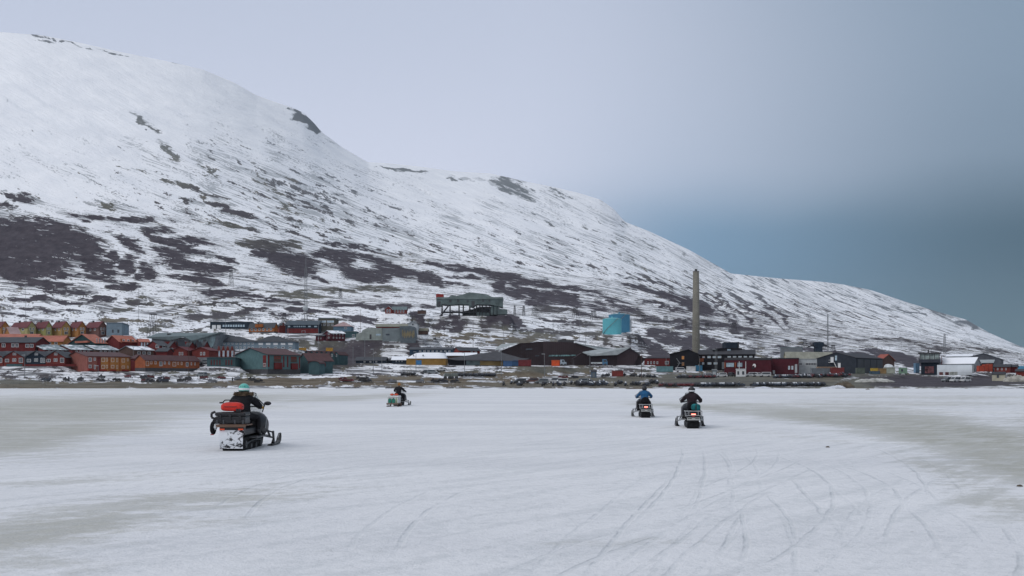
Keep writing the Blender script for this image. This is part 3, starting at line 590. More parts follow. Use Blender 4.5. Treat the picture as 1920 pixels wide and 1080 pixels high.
# ---- row of gabled houses on the grey basement at the lower left
a_, b_, A_, rz_ = frame_of(-60, 121, None, 404, 0, 16)
bs = empty('basement', (A_[0], A_[1]+.3, zpy(704, 404)), 0, 'long windowless grey concrete basement carrying the row of gabled houses', 'basement')
MB().box(0, a_, 0, 15, -3, zpy(686.5, 404)-zpy(704, 404)).build('wall', CONC, bs)
for i in range(10): MB().prism([(-.6, 3.4), (0, 1.4), (0, 3.4)], 24.0+i*1.5, 24.15+i*1.5, 'x').build('bracket', DKF, bs)
dk = MB(); dk.box(15.5, a_+5.2, -1.6, -.01, 3.45, 3.6); dk.build('deck', BRN, bs)
rl = MB(); rl.box(22.5, a_+5.2, -1.65, -1.58, 3.603, 4.5); rl.build('railing', REDW, bs)
bt = MB(); bt.box(16.0, 22.3, -1.65, -1.58, 3.603, 4.6); bt.build('balcony_panel', TEALD, bs)
hs = [(-32, 6, REDW2, 'dark red gabled row house cut by the left edge of the photo'), (7, 45, REDW2, 'dark red gabled row house left of the navy one on the grey basement'), (48, 86, NAVYW, 'navy blue gabled row house between two red gables'), (85, 122, REDW2, 'dark red gabled row house at the right end of the grey basement')]
for i, (l, r_, wm, lb) in enumerate(hs):
    house(lb, l, r_, None, 403, 686.5, 669.5, 658.5, wm, R_SL, th=0, axis='y', depth=12, name='row_house', group='gabled row houses on the grey basement',
          wins=[('F', .44, .62, 2, 661.5, 666, .8), ('F', .42, .62, 2, 672, 678, .8), ('F', .72, .98, 1 if i != 2 else 2, 671, 680, .75, WHITE, GLASS, 1), ('F', .03, .3, 1, 673, 679, .7)], over=.6)
    if i < 3:
        nx = hs[i+1][0]
        house('low dark slate roofed link between gables, ' + ['right of the cut off house', 'left of the navy house', 'right of the navy house'][i], r_-9, nx+9, None, 408, 686.5, 668, 658.2, wm, R_SL, th=0, axis='x', depth=11, name='link_building', cat='house wing')
# ---- long pink and ochre terrace
t1 = house('long terrace house with pink gable and ochre front under a dark brown roof', 121.5, 164, 245, 395, 696.5, 668, 658.5, PINK, R_BR, th=48, axis='y', name='terrace_house', chim=0,
  bands=[('R', .30, 1.0, 669.5, 695.5, OCHRE, .06, 'cladding_panel'), ('R', .0, .13, 692, 694.5, REDT, 1.2, 'balcony'), ('R', .28, .42, 692.5, 695, REDT, 1.2, 'balcony'), ('R', .52, .64, 692.5, 695, REDT, 1.2, 'balcony'), ('R', .78, .93, 692.5, 695, REDT, 1.2, 'balcony'), ('R', .22, .30, 669.5, 696, REDW, .1, 'cladding_panel'), ('R', .47, .52, 669.5, 696, OCH2, .1, 'cladding_panel'), ('R', .72, .76, 669.5, 696, OCH2, .1, 'cladding_panel')],
  wins=[('R', .02, .10, 1, 670.5, 678, .8), ('R', .13, .20, 1, 670.5, 676, .6), ('R', .31, .40, 1, 670.5, 678, .8, WHITE, GLASS, 2), ('R', .41, .47, 1, 670.5, 677, .7), ('R', .53, .62, 1, 670.5, 678, .8, WHITE, GLASS, 2), ('R', .65, .71, 1, 670.5, 678, .6), ('R', .78, .87, 1, 671.5, 678.5, .8), ('R', .90, .96, 1, 671.5, 676, .6),
        ('R', .02, .10, 1, 684, 690, .8), ('R', .13, .20, 1, 684, 692, .5), ('R', .31, .40, 1, 684, 691, .8), ('R', .41, .47, 1, 684, 690, .7), ('R', .53, .62, 1, 684, 690, .8), ('R', .65, .71, 1, 684, 691, .6), ('R', .78, .87, 1, 685, 690, .8), ('R', .90, .96, 1, 685, 690, .6)])
for i in (0,): pass
# ---- long orange bungalow row
house('long low orange terrace with brown roof and dark stone plinth', 253, 272, 374, 398, 696, 675, 665.5, ORNG, R_BR, th=38, axis='y', name='terrace_house', plinth=689.5,
  bands=[('R', .0, .24, 676, 689.3, OCH2, .06, 'cladding_panel'), ('R', .47, .70, 676.3, 689.3, OCH2, .06, 'cladding_panel')],
  wins=[('R', .01, .07, 1, 676.7, 686, .9, WHITE, GLASS, 2), ('R', .09, .13, 1, 676.7, 682.5, .8), ('R', .16, .21, 1, 676.7, 682.5, .7), ('R', .25, .31, 1, 677.3, 686, .9, WHITE, GLASS, 2), ('R', .33, .37, 1, 677.3, 682.5, .8), ('R', .41, .45, 1, 677.3, 682.5, .7),
        ('R', .49, .56, 1, 677.7, 686, .9, WHITE, GLASS, 2), ('R', .58, .61, 1, 677.7, 683, .8), ('R', .64, .68, 1, 677.7, 683, .7), ('R', .74, .79, 1, 678, 686, .9), ('R', .83, .86, 1, 678, 683.5, .7), ('R', .90, .93, 1, 678, 683.5, .7)])
house('narrow dark red end house with brown roof left of the orange terrace', 245, 256, None, 405, 696, 672, 665, REDW, R_BR, th=10, axis='x', depth=9, name='row_house')
# ---- second row
house('long dark red house with dark grey roof behind the gabled row', -60, 66, None, 432, 662, 642, 631.5, REDW, R_SL, th=0, axis='x', depth=13, chim=2, name='terrace_house',
  wins=[('F', .50, .56, 1, 644, 651, .9), ('F', .64, .76, 2, 644, 651, .8), ('F', .85, .98, 2, 645, 651.5, .8), ('F', .2, .45, 3, 644, 651, .6)])
for i, (l, c_, r_) in enumerate([(52, 84, 125), (104, 136, 173), (148, 181, 222)]):
    house('low dark red house under a snow dusted pale roof, %s of three' % ['leftmost', 'middle', 'rightmost'][i], l, c_, r_, 424+i, 665, 655.8, 644.0+i*.8, [REDW, REDW, BRN][i], R_SN, th=52, axis='y', name='row_house', group='houses with snow dusted pale roofs', pitch=.42, over=.7,
      wins=[('R', .1, .9, 4, 657, 662, .5)])
house('dark olive house with two snow covered roof sections', 223, 252, 288, 418, 668, 656, 648.5, BRN, R_SN2, th=42, axis='y', name='house', wins=[('R', .1, .9, 3, 659, 664, .6)])
house('dark red house with grey roof right of the olive house', 275, 300, 316, 425, 668, 648, 638.5, REDW, R_SL, th=45, axis='y', name='house', wins=[('F', .65, .95, 1, 646, 652, .8), ('R', .1, .8, 1, 647, 652, .5)])
house('small dark red shed with grey roof in front of the red house', 293, 313, None, 412, 668, 658.5, 652.5, REDW, R_SL, th=5, axis='x', depth=6, name='shed', cat='shed')
for i, (l, c_, r_, e, rg, b) in enumerate([(313, 318, 334, 650, 640, 662), (331, 336, 346, 648, 637.5, 668), (345, 353, 368, 652, 641, 668), (366, 371, 378, 650, 640.5, 666), (376, 382, 393, 650, 640, 669)]):
    house(['wide dark red house with grey roof, leftmost of the red cluster', 'narrow steep red gable with tall chimney left of the orange balcony', 'dark red house with orange balcony in the middle of the red cluster', 'slim red gable right of the orange balcony', 'dark red end house of the red cluster before the tall windows'][i], l, c_, r_, 425+i*2, b, e, rg, [REDW, REDW2][i % 2], R_SL, th=40, axis='x' if i % 2 == 0 else 'y', name='row_house', group='dark red houses below the grey hall', chim=1,
      wins=[('R', .15, .85, 2, e+2, e+7, .55), ('F', .2, .8, 1, e+2, e+7, .5)], bands=[('R', .1, .8, 655, 659, ORNG, .9, 'balcony')] if i == 2 else ())
for i, (l, r_, b) in enumerate([(322, 350, 669), (360, 392, 670)]):
    house('low dark red annexe in front of the red cluster, %s one' % ['left', 'right'][i], l, r_, None, 421, b, 657, 650+i, REDW2, R_RED, th=12, axis='y', depth=8, name='annexe', cat='house wing', wins=[('F', .45, .8, 2, 660, 666, .6)])
ht = house('red gathering hall with four pointed gables and tall white windows', 397, 404, 440, 436, 671, 658, 649, REDW2, R_SL, th=64, axis='y', name='hall', cat='hall')
aa, bb, he_, hr_ = DIMS[ht.name]
for i in range(4):
    y0 = bb*(.06+.23*i); w_ = bb*.2
    g = MB(); g.prism([(y0, 0.3), (y0+w_, .3), (y0+w_, he_-.2), (y0+w_/2, hr_+.2), (y0, he_-.2)], aa+.01, aa+1.3, 'x'); g.build('gable', REDW2, ht)
    put_window(ht, 'R', aa+1.3, bb, y0+w_/2, he_*.62, w_*.5, he_*.85, WHITE, GLASSB, 1)
house('single storey teal building with narrow dark red shutters', 388, 394, 441, 412, 687, 673, 670.5, TEALD, R_GR, th=74, kind='shed', axis='-x', name='low_building', cat='building',
  bands=[('R', f, f+.035, 674.5, 684.5, REDW, .08, 'shutter') for f in (.14, .24, .34, .44, .66, .76, .86)])
# ---- big teal building
tb = house('large two storey teal building with brown roof and dark red window bays', 440.5, 502, 563.5, 408, 701, 664.5, 651.5, TEALW, R_BR, th=41, axis='y', name='apartment_building', cat='building', plinth=692, chim=0, over=.7,
  bands=[('R', .18, .40, 679.5, 692, REDW, .9, 'balcony'), ('R', .18, .40, 666.5, 678, BRN, .05, 'bay'), ('R', .69, .88, 680.5, 692, REDW, .9, 'balcony'), ('R', .69, .88, 667.5, 678, BRN, .05, 'bay'), ('F', .86, .955, 666, 688.5, REDW, .05, 'bay'), ('R', .0, .05, 666, 688, REDW, .05, 'bay'), ('R', .46, .50, 667, 688, REDW, .05, 'bay'), ('R', .58, .62, 667, 688, REDW, .05, 'bay'), ('R', .95, .985, 668, 690, REDW, .05, 'bay')],
  wins=[('R', .19, .39, 2, 667, 672, .8, REDT), ('R', .19, .39, 2, 680, 685, .8, REDT), ('R', .70, .87, 2, 668, 672.5, .8, REDT), ('R', .70, .87, 2, 681, 685.5, .8, REDT), ('F', .865, .95, 1, 667, 673, .9, REDT), ('F', .865, .95, 1, 681, 687, .9, WHITE)])
house('lower teal wing with brown roof joined right of the large teal building', 560, 578, 624, 425, 700, 676, 662, TEALD, R_BR, th=55, axis='y', name='wing', cat='building wing', bands=[('R', .3, .36, 681, 690, REDW, .1, 'shutter'), ('R', .6, .7, 681, 687, REDW, .1, 'shutter')])
ar = empty('arched_porch', (X_(579, 418), 418, zpy(698, 418)), -.2, 'curved teal porch building with rounded brown roof edge', 'building wing')
MB().prism([(0, -2), (4.6, -2), (4.6, 3.6)]+[(2.3+2.3*math.cos(rad(t)), 3.6+.9*math.sin(rad(t))) for t in range(15, 180, 15)]+[(0, 3.6)], 0, 6, 'y').build('wall', TEALD, ar)
MB().prism([(4.9, 3.5)]+[(2.3+2.6*math.cos(rad(t)), 3.6+1.2*math.sin(rad(t))) for t in range(0, 181, 12)]+[(-.3, 3.5)]+[(2.3+2.35*math.cos(rad(t)), 3.6+.95*math.sin(rad(t))) for t in range(180, -1, -12)], -.4, 6.3, 'y').build('roof', R_BR, ar)
for i, x in enumerate([574, 584, 594, 603, 612, 622, 630]):
    house('steep narrow teal gable with red trim, number %s from the left in the zigzag row' % ['one', 'two', 'three', 'four', 'five', 'six', 'seven'][i], x-4, x+5, None, 440+i, 684, 664.5, 657.5+i*.3, TEALD, R_BR, th=12, axis='y', depth=11, name='row_house', group='zigzag row of teal gables', over=.3, wins=[('F', .3, .7, 1, 664, 669, .8)], bands=[('F', .0, .10, 664, 682, REDW, .06, 'trim')])
# ---- yellow row
ys = [(-25, 2, 17.5, ORY, 'orange yellow house with dark red roof cut by the left edge'), (20, 52, 67.5, YEL, 'pale yellow house with dark red roof in the upper row'), (66, 86, 97, OLIVE, 'olive yellow house with dark red roof in the upper row'),
      (97, 116, 132, YEL2, 'warm yellow house with dark red roof in the upper row'), (130, 147, 161, ORY, 'orange yellow house with dark red roof beside the mauve one'), (160, 185, 200.5, MAUVE, 'mauve grey house with dark red roof at the end of the yellow row')]
for i, (l, c_, r_, wm, lb) in enumerate(ys):
    house(lb, l, c_, r_, 500, 630+.4*i, 612.5, 602.5, wm, R_RED, th=40, axis='x', name='row_house', group='yellow and orange houses of the upper row', chim=1,
      wins=[('R', .15, .85, 2, 614, 619, .6), ('R', .15, .85, 1, 621, 627, .6), ('F', .2, .9, 2, 615, 619.5, .35)], bands=[('R', .1, .9, 627, 629, wm, 1.3, 'balcony')])
house('small pinkish roofed house below the cut off yellow house', 8, 20, 38, 488, 632, 626, 613, ORY, R_PK, th=45, axis='y', name='house')
house('pale blue house with slanted flat roof right of the mauve one', 199.5, 202, 229, 500, 628, 608.5, 605.5, LBLUE, R_SN2, th=78, kind='shed', axis='-x', name='house', wins=[('R', .32, .5, 1, 618, 624, .6, DKF, GLASS, 1), ('R', .66, .86, 1, 618, 624, .6, DKF, GLASS, 1)])
# ---- orange roofs
house('long house with bright orange roof behind the slate roofs on the far left', -60, 62, None, 462, 648, 637, 625.5, OCHRE, R_OR, th=0, axis='x', depth=14, name='terrace_house')
house('ochre house with bright orange roof right of the long orange one', 57, 66, 117, 455, 650, 640, 629, OCHRE, R_OR, th=62, axis='y', name='terrace_house', wins=[('R', .1, .9, 4, 641.5, 646, .5)])
house('dark green house with orange roof and white framed balconies', 127, 178, 200, 440, 650, 643, 625.5, DGREEN, R_OR, th=36, axis='y', name='house', pitch=.55, over=.5, bands=[('F', .36, .82, 638.5, 642, R_OR, 1.2, 'porch_roof')], wins=[('R', .05, .95, 4, 634, 643, .4, WHITE, GLASS, 0)])
house('dark red house with broad orange roof right of the dark green one', 200, 224, 257, 440, 656, 640, 628.5, REDW, R_OR, th=40, axis='y', name='house', over=.6, wins=[('R', .1, .9, 3, 636, 641, .45)], bands=[('R', .05, .12, 635, 643, ORNG, .5, 'trim'), ('R', .6, .66, 635, 643, ORNG, .5, 'trim')])
house('small red house with orange roof and white windows', 256, 262, 280, 440, 650, 641, 635, REDW2, R_OR, th=62, axis='y', name='house', wins=[('R', .05, .95, 3, 642, 649, .5, WHITE, GLASSB)])
# ---- grey swept hall
sh = empty('sports_hall', (X_(283, 470), 470, zpy(652, 470)), 0, 'large grey hall with a swept roof rising to a glass gable', 'hall')
s_ = 470/F; fz = lambda py: (652-py)*s_; fx = lambda px: (px-283)*s_
MB().prism([(0, -2), (fx(400), -2), (fx(412), fz(625)), (fx(358), fz(638)), (fx(345), fz(632)), (fx(320), fz(636)), (0, fz(633))], 1.2, 26, 'y').build('wall', GREYW, sh)
rf = MB(); rf.add([(fx(275), .2, fz(632)), (fx(320), .2, fz(636.5)), (fx(344), .2, fz(630)), (fx(358), .2, fz(638)), (fx(413), -.6, fz(622.5)), (fx(405), 16, fz(622)+.3), (fx(275), 16, fz(622)+.3),
   (fx(275), .2, fz(632)-.5), (fx(320), .2, fz(636.5)-.5), (fx(344), .2, fz(630)-.5), (fx(358), .2, fz(638)-.5), (fx(413), -.6, fz(622.5)-.5), (fx(405), 16, fz(622)-.2), (fx(275), 16, fz(622)-.2)],
   [(0, 1, 2, 6), (2, 3, 5, 6), (3, 4, 5)]+[(i, i+7, (i+1) % 7+7, (i+1) % 7) for i in range(7)]); rf.build('roof', R_GR, sh)
MB().prism([(fx(361), .2), (fx(398), .2), (fx(405), fz(628)), (fx(398), fz(628.5)), (fx(361), fz(639))], 1.0, 1.15, 'y').build('glass_wall', mat((.14, .20, .22), .25, .3, .3, seam=.35), sh)
MB().prism([(0, 0), (fx(358), 0), (fx(358), fz(641)), (0, fz(641))], -3, .9, 'y').build('side_wing', REDW, sh)
MB().box(fx(305), fx(309), 6, 9, fz(627), fz(624)).build('roof_vent', DKF, sh)
# ---- barracks
for i, (l, c_, r_) in enumerate([(408, 411, 479), (479, 482, 553)]):
    house('long two storey pale blue barrack with dark grey roof, %s half' % ['left', 'right'][i], l, c_, r_, 480, 655, 641.5, 629.8, LBLUE, R_SL, th=78, axis='y', kind='hip', hipa=5, hipb=9, name='barrack', cat='barrack', group='pale blue barracks', chim=0, over=.5,
      wins=([('R', .02, .98, 9, 643, 646, .45), ('R', .02, .98, 9, 650, 653.5, .45)] if i == 0 else [('R', .04, .98, 5, 643, 647, .6, WHITE, WHITE), ('R', .04, .98, 5, 650, 653.5, .4)]))
# ---- upper street
house('long low black glass fronted building with two white doors', 394, 396, 470, 700, 616.5, 604.5, 604, NAVYW, R_DK, th=84, kind='flat', name='office_building', cat='building',
  doors=[('R', .05, .14, 609.5, 616.5, WHITE), ('R', .17, .26, 609.5, 616.5, WHITE)], wins=[('R', .30, .86, 9, 608.5, 613, .85, DKF, GLASSB, 0)])
house('ochre villa with two dormers and grey gabled roof', 466.5, 514, 521, 640, 623, 613, 605, OCH2, R_SL, th=25, axis='x', name='villa', wins=[('F', .05, .5, 3, 615, 619.5, .6), ('F', .5, .95, 3, 615, 619.5, .6)], chim=1, plinth=621.5, bands=[('F', .28, .42, 607, 613, OCH2, .8, 'dormer'), ('F', .44, .58, 607, 613, OCH2, .8, 'dormer')])
house('reddish brick gabled house between the ochre villa and the long blue school', 519, 524, 538, 650, 624, 611, 604.5, REDW2, R_SL, th=60, axis='x', name='house', wins=[('R', .1, .9, 2, 606, 610, .5)])
house('long dark blue school with red base and pale blue windows', 535, 597, None, 640, 625, 609, 600, NAVYW, roofm((.05, .07, .09)), th=0, axis='x', depth=18, name='school_building', cat='building', bands=[('F', .05, .99, 616, 624.5, REDW, .1, 'cladding_panel')],
  wins=[('F', .05, .17, 1, 610.5, 613.5, .7, NAVYW, GLASSB, 0), ('F', .24, .62, 7, 610.5, 613.5, .7, NAVYW, GLASSB, 0), ('F', .68, .78, 1, 610.5, 613.5, .9, NAVYW, GLASSB, 0), ('F', .86, .97, 1, 610.5, 613.5, .9, NAVYW, GLASSB, 0)], doors=[('F', .1, .2, 619.5, 624.5, DKF), ('F', .5, .6, 620, 624.5, GLASSB)])
house('olive grey flat roofed block right of the dark blue school', 597, 627, None, 650, 622, 597, 597, clad((.09, .085, .07)), R_GR, th=0, kind='flat', depth=16, name='office_building', cat='building', wins=[('F', .05, .48, 1, 601, 605, .95, WHITE, GLASSB, 3), ('F', .52, .98, 1, 601, 605, .95, WHITE, GLASSB, 3), ('F', .02, .98, 4, 607, 611, .55)])
house('grey blue house with pale pink hipped roof', 625, 658, None, 620, 622, 612, 602.5, clad((.10, .17, .23)), R_PK, th=0, kind='hip', axis='x', hipa=5.0, depth=11, name='house', wins=[('F', .6, .8, 1, 613.5, 617, .7)])
house('flat teal annexe below the pink roofed house', 647, 668, None, 600, 633, 622, 622, TEALD, R_GR, th=0, kind='flat', depth=9, name='annexe', cat='building wing', wins=[('F', .6, .9, 1, 627, 631, .8)])
house('two storey maroon house with frosted roof', 606, 621, 647, 585, 639, 625, 619, MAROON, R_SN2, th=58, axis='y', name='house', wins=[('F', .5, .9, 1, 623, 627, .5), ('F', .5, .9, 1, 631, 634, .5), ('R', .05, .95, 4, 625, 628, .4), ('R', .05, .95, 4, 631.5, 634.5, .4)])
house('low maroon shed left of the maroon house', 592, 607, None, 580, 639, 630, 627, MAROON, R_SL, th=0, axis='x', depth=7, name='shed', cat='shed', wins=[('F', .2, .8, 2, 633, 636, .4)])
for i, (l, r_) in enumerate([(560, 573), (611, 623)]):
    b = empty('yellow_container', (X_(l, 500), 500, zpy(658, 500)), 0, 'yellow container on the terrace, %s of the two' % ['left', 'right'][i], 'container', 'yellow containers above the zigzag row')
    w_ = (r_-l)*500/F; q = MB().box(0, w_, 0, 2.4, -.5, 1.5); 
    for j in range(8): q.box(w_*(j+.3)/8, w_*(j+.6)/8, -.06, -.002, -.4, 1.4)
    q.build('body', mat((.42, .22, .03), .7), b); MB().box(-.05, w_+.05, -.08, 2.45, 1.503, 1.6).build('roof', mat((.4, .3, .1), .7), b)
# ---------------------------------------------------------------- custom outlines with real depth
def solid(root, name, pts, px0, Y, pyb, m, d0, d1):
    """prism whose front outline is given in the table coordinates of its own distance Y"""
    s = Y/F; q = [((x-px0)*s, (pyb-y)*s) for x, y in pts]
    return MB().prism(q, d0, d1, 'y').build(name, m, root)
def site(name, label, cat, px, Y, py, group=None, pad=None):
    r = empty(name, (X_(px, Y), Y, zpy(py, Y)), -math.atan((px-960)/F) if name in ('control_tower', 'arched_hall', 'caravan', 'boat', 'truck') else 0, label, cat, group)
    if pad: PADS.append((X_(px, Y), Y, 0, pad[0], pad[1], zpy(py, Y)))
    return r
# museum
mu = site('museum_building', 'pale grey angular museum with a ribbed dark end wall', 'museum', 668, 560, 636, pad=(33, 16))
CRG = clad((.27, .30, .28)); MGR = clad((.17, .20, .21)); RIB = mat((.09, .11, .125), .7, .15, .5, seam=3)
solid(mu, 'pale_wing', [(665, 650), (718, 650), (716, 615), (688, 615), (680, 619), (678, 623), (668, 626)], 668, 560, 636, CRG, 0, 14)
solid(mu, 'middle_wing', [(718, 650), (753, 650), (751, 615), (717, 615.5)], 668, 560, 636, MGR, -1, 13)
solid(mu, 'ribbed_wing', [(752, 650), (781, 650), (777, 613), (770, 611.6), (750, 612)], 668, 560, 636, RIB, -2.2, 12)
g = MB(); random.seed(5)
for i in range(26):
    x = (755+i*.9+random.uniform(-.3, .3)-668)*560/F; h0 = random.uniform(.3, 2); h1 = random.uniform(3.0, 5.4)
    g.box(x-.10, x+.06, -2.35, -2.203, h0, h1)
g.build('timber_slats', mat((.30, .24, .13), .8), mu)
solid(mu, 'door', [(693, 636), (696.5, 636), (696.5, 627), (693, 627)], 668, 560, 636, DKF, -.12, -.003)
solid(mu, 'window', [(705, 629), (714, 629), (714, 626), (705, 626)], 668, 560, 636, GLASSB, -.1, -.003)
solid(mu, 'window', [(724, 629), (731, 629), (731, 626), (724, 626)], 668, 560, 636, GLASS, -1.1, -1.003)
house('tall narrow white gabled house behind the ribbed museum end', 765, 783, None, 585, 628, 607, 602.5, LGREY, R_GR, th=0, axis='y', depth=10, name='house', wins=[('F', .35, .65, 1, 607, 610, .5, DKF, GLASS, 0)])
house('long shed with pale olive roof and red wall behind the museum', 705, 764, None, 600, 622, 612.5, 606.5, REDW, roofm((.2, .2, .16)), th=0, axis='x', depth=14, name='shed', cat='shed')
house('dark brown shed with olive roof right of the white gabled house', 783, 801, None, 590, 627, 620, 615, BRN, roofm((.15, .14, .10)), th=0, axis='x', depth=9, name='shed', cat='shed')
# small red house and sheds on the slope
house('small red house with white corner boards, its gable end', 722, 735, None, 830, 588, 580, 574, REDW2, R_SN2, th=0, axis='y', depth=8, name='house', wins=[('F', .15, .85, 2, 580, 586, .6)])
house('red wing with pale roof joined to the small red house on the slope', 735, 762, None, 833, 588, 580.5, 574.5, REDW2, R_GR, th=0, axis='x', depth=8, name='house_wing', cat='house', wins=[('F', .1, .9, 4, 581, 586, .5)])
house('low grey shed right of the small red house on the slope', 783, 798, None, 840, 588.5, 583, 582.5, BRN, R_SL, th=0, kind='flat', depth=6, name='shed', cat='shed')
# cable car station on stilts
st = site('cableway_station', 'grey green abandoned cableway station raised on timber stilts', 'mine building', 818, 850, 601)
PADS.append((X_(812, 850), 846, 0, 62, 22, zpy(592, 850)))
SGR = mat((.105, .135, .135), .85, .2, .15, seam=.6); sx = lambda px: (px-818)*850/F; szz = lambda py: (601-py)*850/F; TIM = mat((.045, .045, .05), .9)
solid(st, 'gallery', [(818, 574), (828, 573), (828, 570), (840, 571.5), (860, 570.5), (879, 571), (879, 575), (887, 575), (893, 570.5), (920, 571.5), (943, 576), (943, 557), (820, 557.5), (818, 559)], 818, 850, 601, SGR, 0, 14)
solid(st, 'roof', [(817, 559.5), (821, 556.8), (840, 557.5), (848, 553), (856, 555), (868, 552), (880, 548), (912, 551.5), (922, 556.5), (944, 560), (944, 561), (820, 561)], 818, 850, 601, mat((.15, .185, .18), .85, .2, .1), -.6, 15)
solid(st, 'hopper', [(893, 601), (917, 601), (917, 586), (893, 585)], 818, 850, 601, SGR, 2, 14)
solid(st, 'annexe', [(920, 590), (951, 589), (951, 580), (936, 579), (936, 574), (920, 574)], 818, 850, 601, SGR, 1, 12)
solid(st, 'red_hut', [(817, 557), (831, 557), (831, 551), (817, 550.5)], 818, 850, 601, REDT, 3, 8)
for x0, x1, y0, y1 in [(842, 847, 562, 567), (857, 861, 560, 567), (875, 879, 563, 567), (904, 908, 559, 566), (820, 826, 565, 574), (884, 890, 564, 574), (916, 919, 562, 566)]:
    solid(st, 'window', [(x0, y1), (x1, y1), (x1, y0), (x0, y0)], 818, 850, 601, DKF, -.12, -.003)
for i, px in enumerate([828, 843, 860, 868, 880, 888, 893, 899, 904, 911, 918, 925, 932]):
    t = MB()
    for dy in (1, 12): t.box(sx(px)-.28, sx(px)+.28, dy, dy+.5, szz(602)-3, szz(571))
    t.box(sx(px)-.15, sx(px)+.15, 1.503, 11.997, szz(580), szz(579)); 
    if i > 3 and i < 12: t.tube((sx(px), 1.8, szz(588)), (sx(px+7), 1.8, szz(575)), .22, n=5).tube((sx(px+7), 2.6, szz(588)), (sx(px), 2.6, szz(575)), .22, n=5)
    t.build('stilt', TIM, st)
MB().tube((sx(824), 1, szz(594)), (sx(841), 1, szz(573)), .7, n=6).build('chute', TIM, st)
solid(st, 'dark_infill', [(866, 596), (932, 594), (932, 574), (898, 574), (884, 579), (866, 583)], 818, 850, 601, TIM, 8, 13)  # dark block added behind the stilts, stands in for the shaded interior
MB().box(sx(826), sx(893), 2, 12, szz(585.5), szz(583.5)).build('platform', TIM, st)
# pale blue hall row at the shore road
house('long navy blue building with grey roof behind the snowy dome roof', 768, 848, None, 478, 666, 655.5, 650.5, clad((.03, .055, .09)), R_SL, th=0, axis='x', depth=14, name='long_building', cat='building', wins=[('F', .2, .98, 8, 657, 660, .5)])
dm = site('storage_hall', 'ochre storage hall under a rounded snow white roof with a blue door', 'hall', 762, 440, 684, pad=(18, 13))
s_ = 440/F
MB().box(0, 74*s_, 0, 12, -2, 12*s_).build('wall', OCHRE if 0 else clad((.27, .155, .045)), dm)
lf = MB(); prof = [(-.4, 11.9*s_), (1.2, 17*s_), (3, 20.5*s_), (5.5, 23.3*s_), (7.5, 24*s_), (9.5, 23.3*s_), (12.4, 18*s_), (12.6, 11.9*s_)]
for k, (x, q) in enumerate([(-.2, .0), (1.6, .55), (3.4, .9), (6, 1.0), (13.4, 1.0), (16.2, .9), (17.4, .0)]):
    lf.v += [(x, y, 11.9*s_+(z-11.9*s_)*q) for y, z in prof]
n_ = len(prof)
for k in range(6):
    for j in range(n_-1): lf.f.append((k*n_+j, (k+1)*n_+j, (k+1)*n_+j+1, k*n_+j+1)); lf.m.append(0)
lf.build('roof', R_FS, dm, smooth=True)
solid(dm, 'door', [(779.5, 684), (790.5, 684), (790.5, 675.5), (779.5, 675.5)], 762, 440, 684, mat((.03, .14, .30), .5), -.15, -.003)
for x in (775, 793): solid(dm, 'vent', [(x-1, 667), (x+1, 667), (x+1, 665), (x-1, 665)], 762, 440, 684, DKF, .4, 1.2)
house('low building with flat snow covered roof right of the dome roofed hall', 836, 892, None, 455, 680, 667, 661, BRN, R_FS, th=0, axis='x', depth=14, name='shed', cat='shed')
house('dark red barn with grey roof above the grey pitched hall', 850, 861, 900, 500, 662, 657, 651, REDW2, R_SL, th=60, axis='y', name='barn', cat='barn', wins=[('R', .5, .9, 2, 658, 661, .5)])
house('small red shed left of the dark red barn', 848.5, 857, None, 505, 662, 655, 652, REDW2, R_SN2, th=0, axis='x', depth=5, name='shed', cat='shed')
for i, (l, r_, b, e, rg, rf_, lb) in enumerate([(667, 722, 681, 676, 669.5, R_SL, 'low long slate roofed shed at the foot of the dark slope'), (735, 762, 682, 675, 668, R_FS, 'low shed with snow covered roof left of the ochre hall'), (700, 735, 681, 676, 671.5, R_DK, 'low dark shed between the slate roofed and the snow roofed shed')]):
    house(lb, l, r_, None, 445+i*3, b, e, rg, NAVYW, rf_, th=0, axis='x', depth=10, name='shed', cat='shed', wins=[('F', .2, .8, 3, e+1, e+3.5, .3)])
# grey pitched hall
gh = site('visitor_hall', 'wide hall with low dark grey pitched roof, glass front and ochre wall', 'hall', 840, 425, 684.5, pad=(31, 18))
solid(gh, 'dark_wall', [(842, 692), (878, 692), (878, 676), (858, 671), (839, 673.5)], 840, 425, 684.5, BLACKW, .6, 18)
solid(gh, 'glass_wall', [(874, 692), (900, 692), (900, 676), (874, 676)], 840, 425, 684.5, mat((.10, .15, .16), .3, .3, .4, seam=1.5), .4, 17)
solid(gh, 'ochre_wall', [(900, 692), (974, 692), (974, 677.5), (940, 674.5), (900, 675)], 840, 425, 684.5, clad((.33, .235, .10)), .5, 17)
rf = MB(); u = lambda px, py, d: ((px-840)*425/F, d, (684.5-py)*425/F)
rf.add([u(838, 672.5, -1), u(855, 675, -1.5), u(975, 676.5, -1.2), u(992, 672.5, 0), u(974, 670.5, 2), u(930, 657.2, 9), u(900, 662, 7), u(925, 657, 20), u(985, 671, 20), u(845, 672, 20),
  u(838, 673.3, -1), u(855, 676, -1.5), u(975, 677.6, -1.2), u(992, 673.5, 0)],
  [(0, 1, 6), (1, 2, 5, 6), (2, 3, 4), (2, 4, 5), (0, 6, 9), (6, 5, 7, 9), (5, 4, 8, 7), (0, 10, 11, 1), (1, 11, 12, 2), (2, 12, 13, 3)])
rf.build('roof', roofm((.05, .05, .058)), gh)
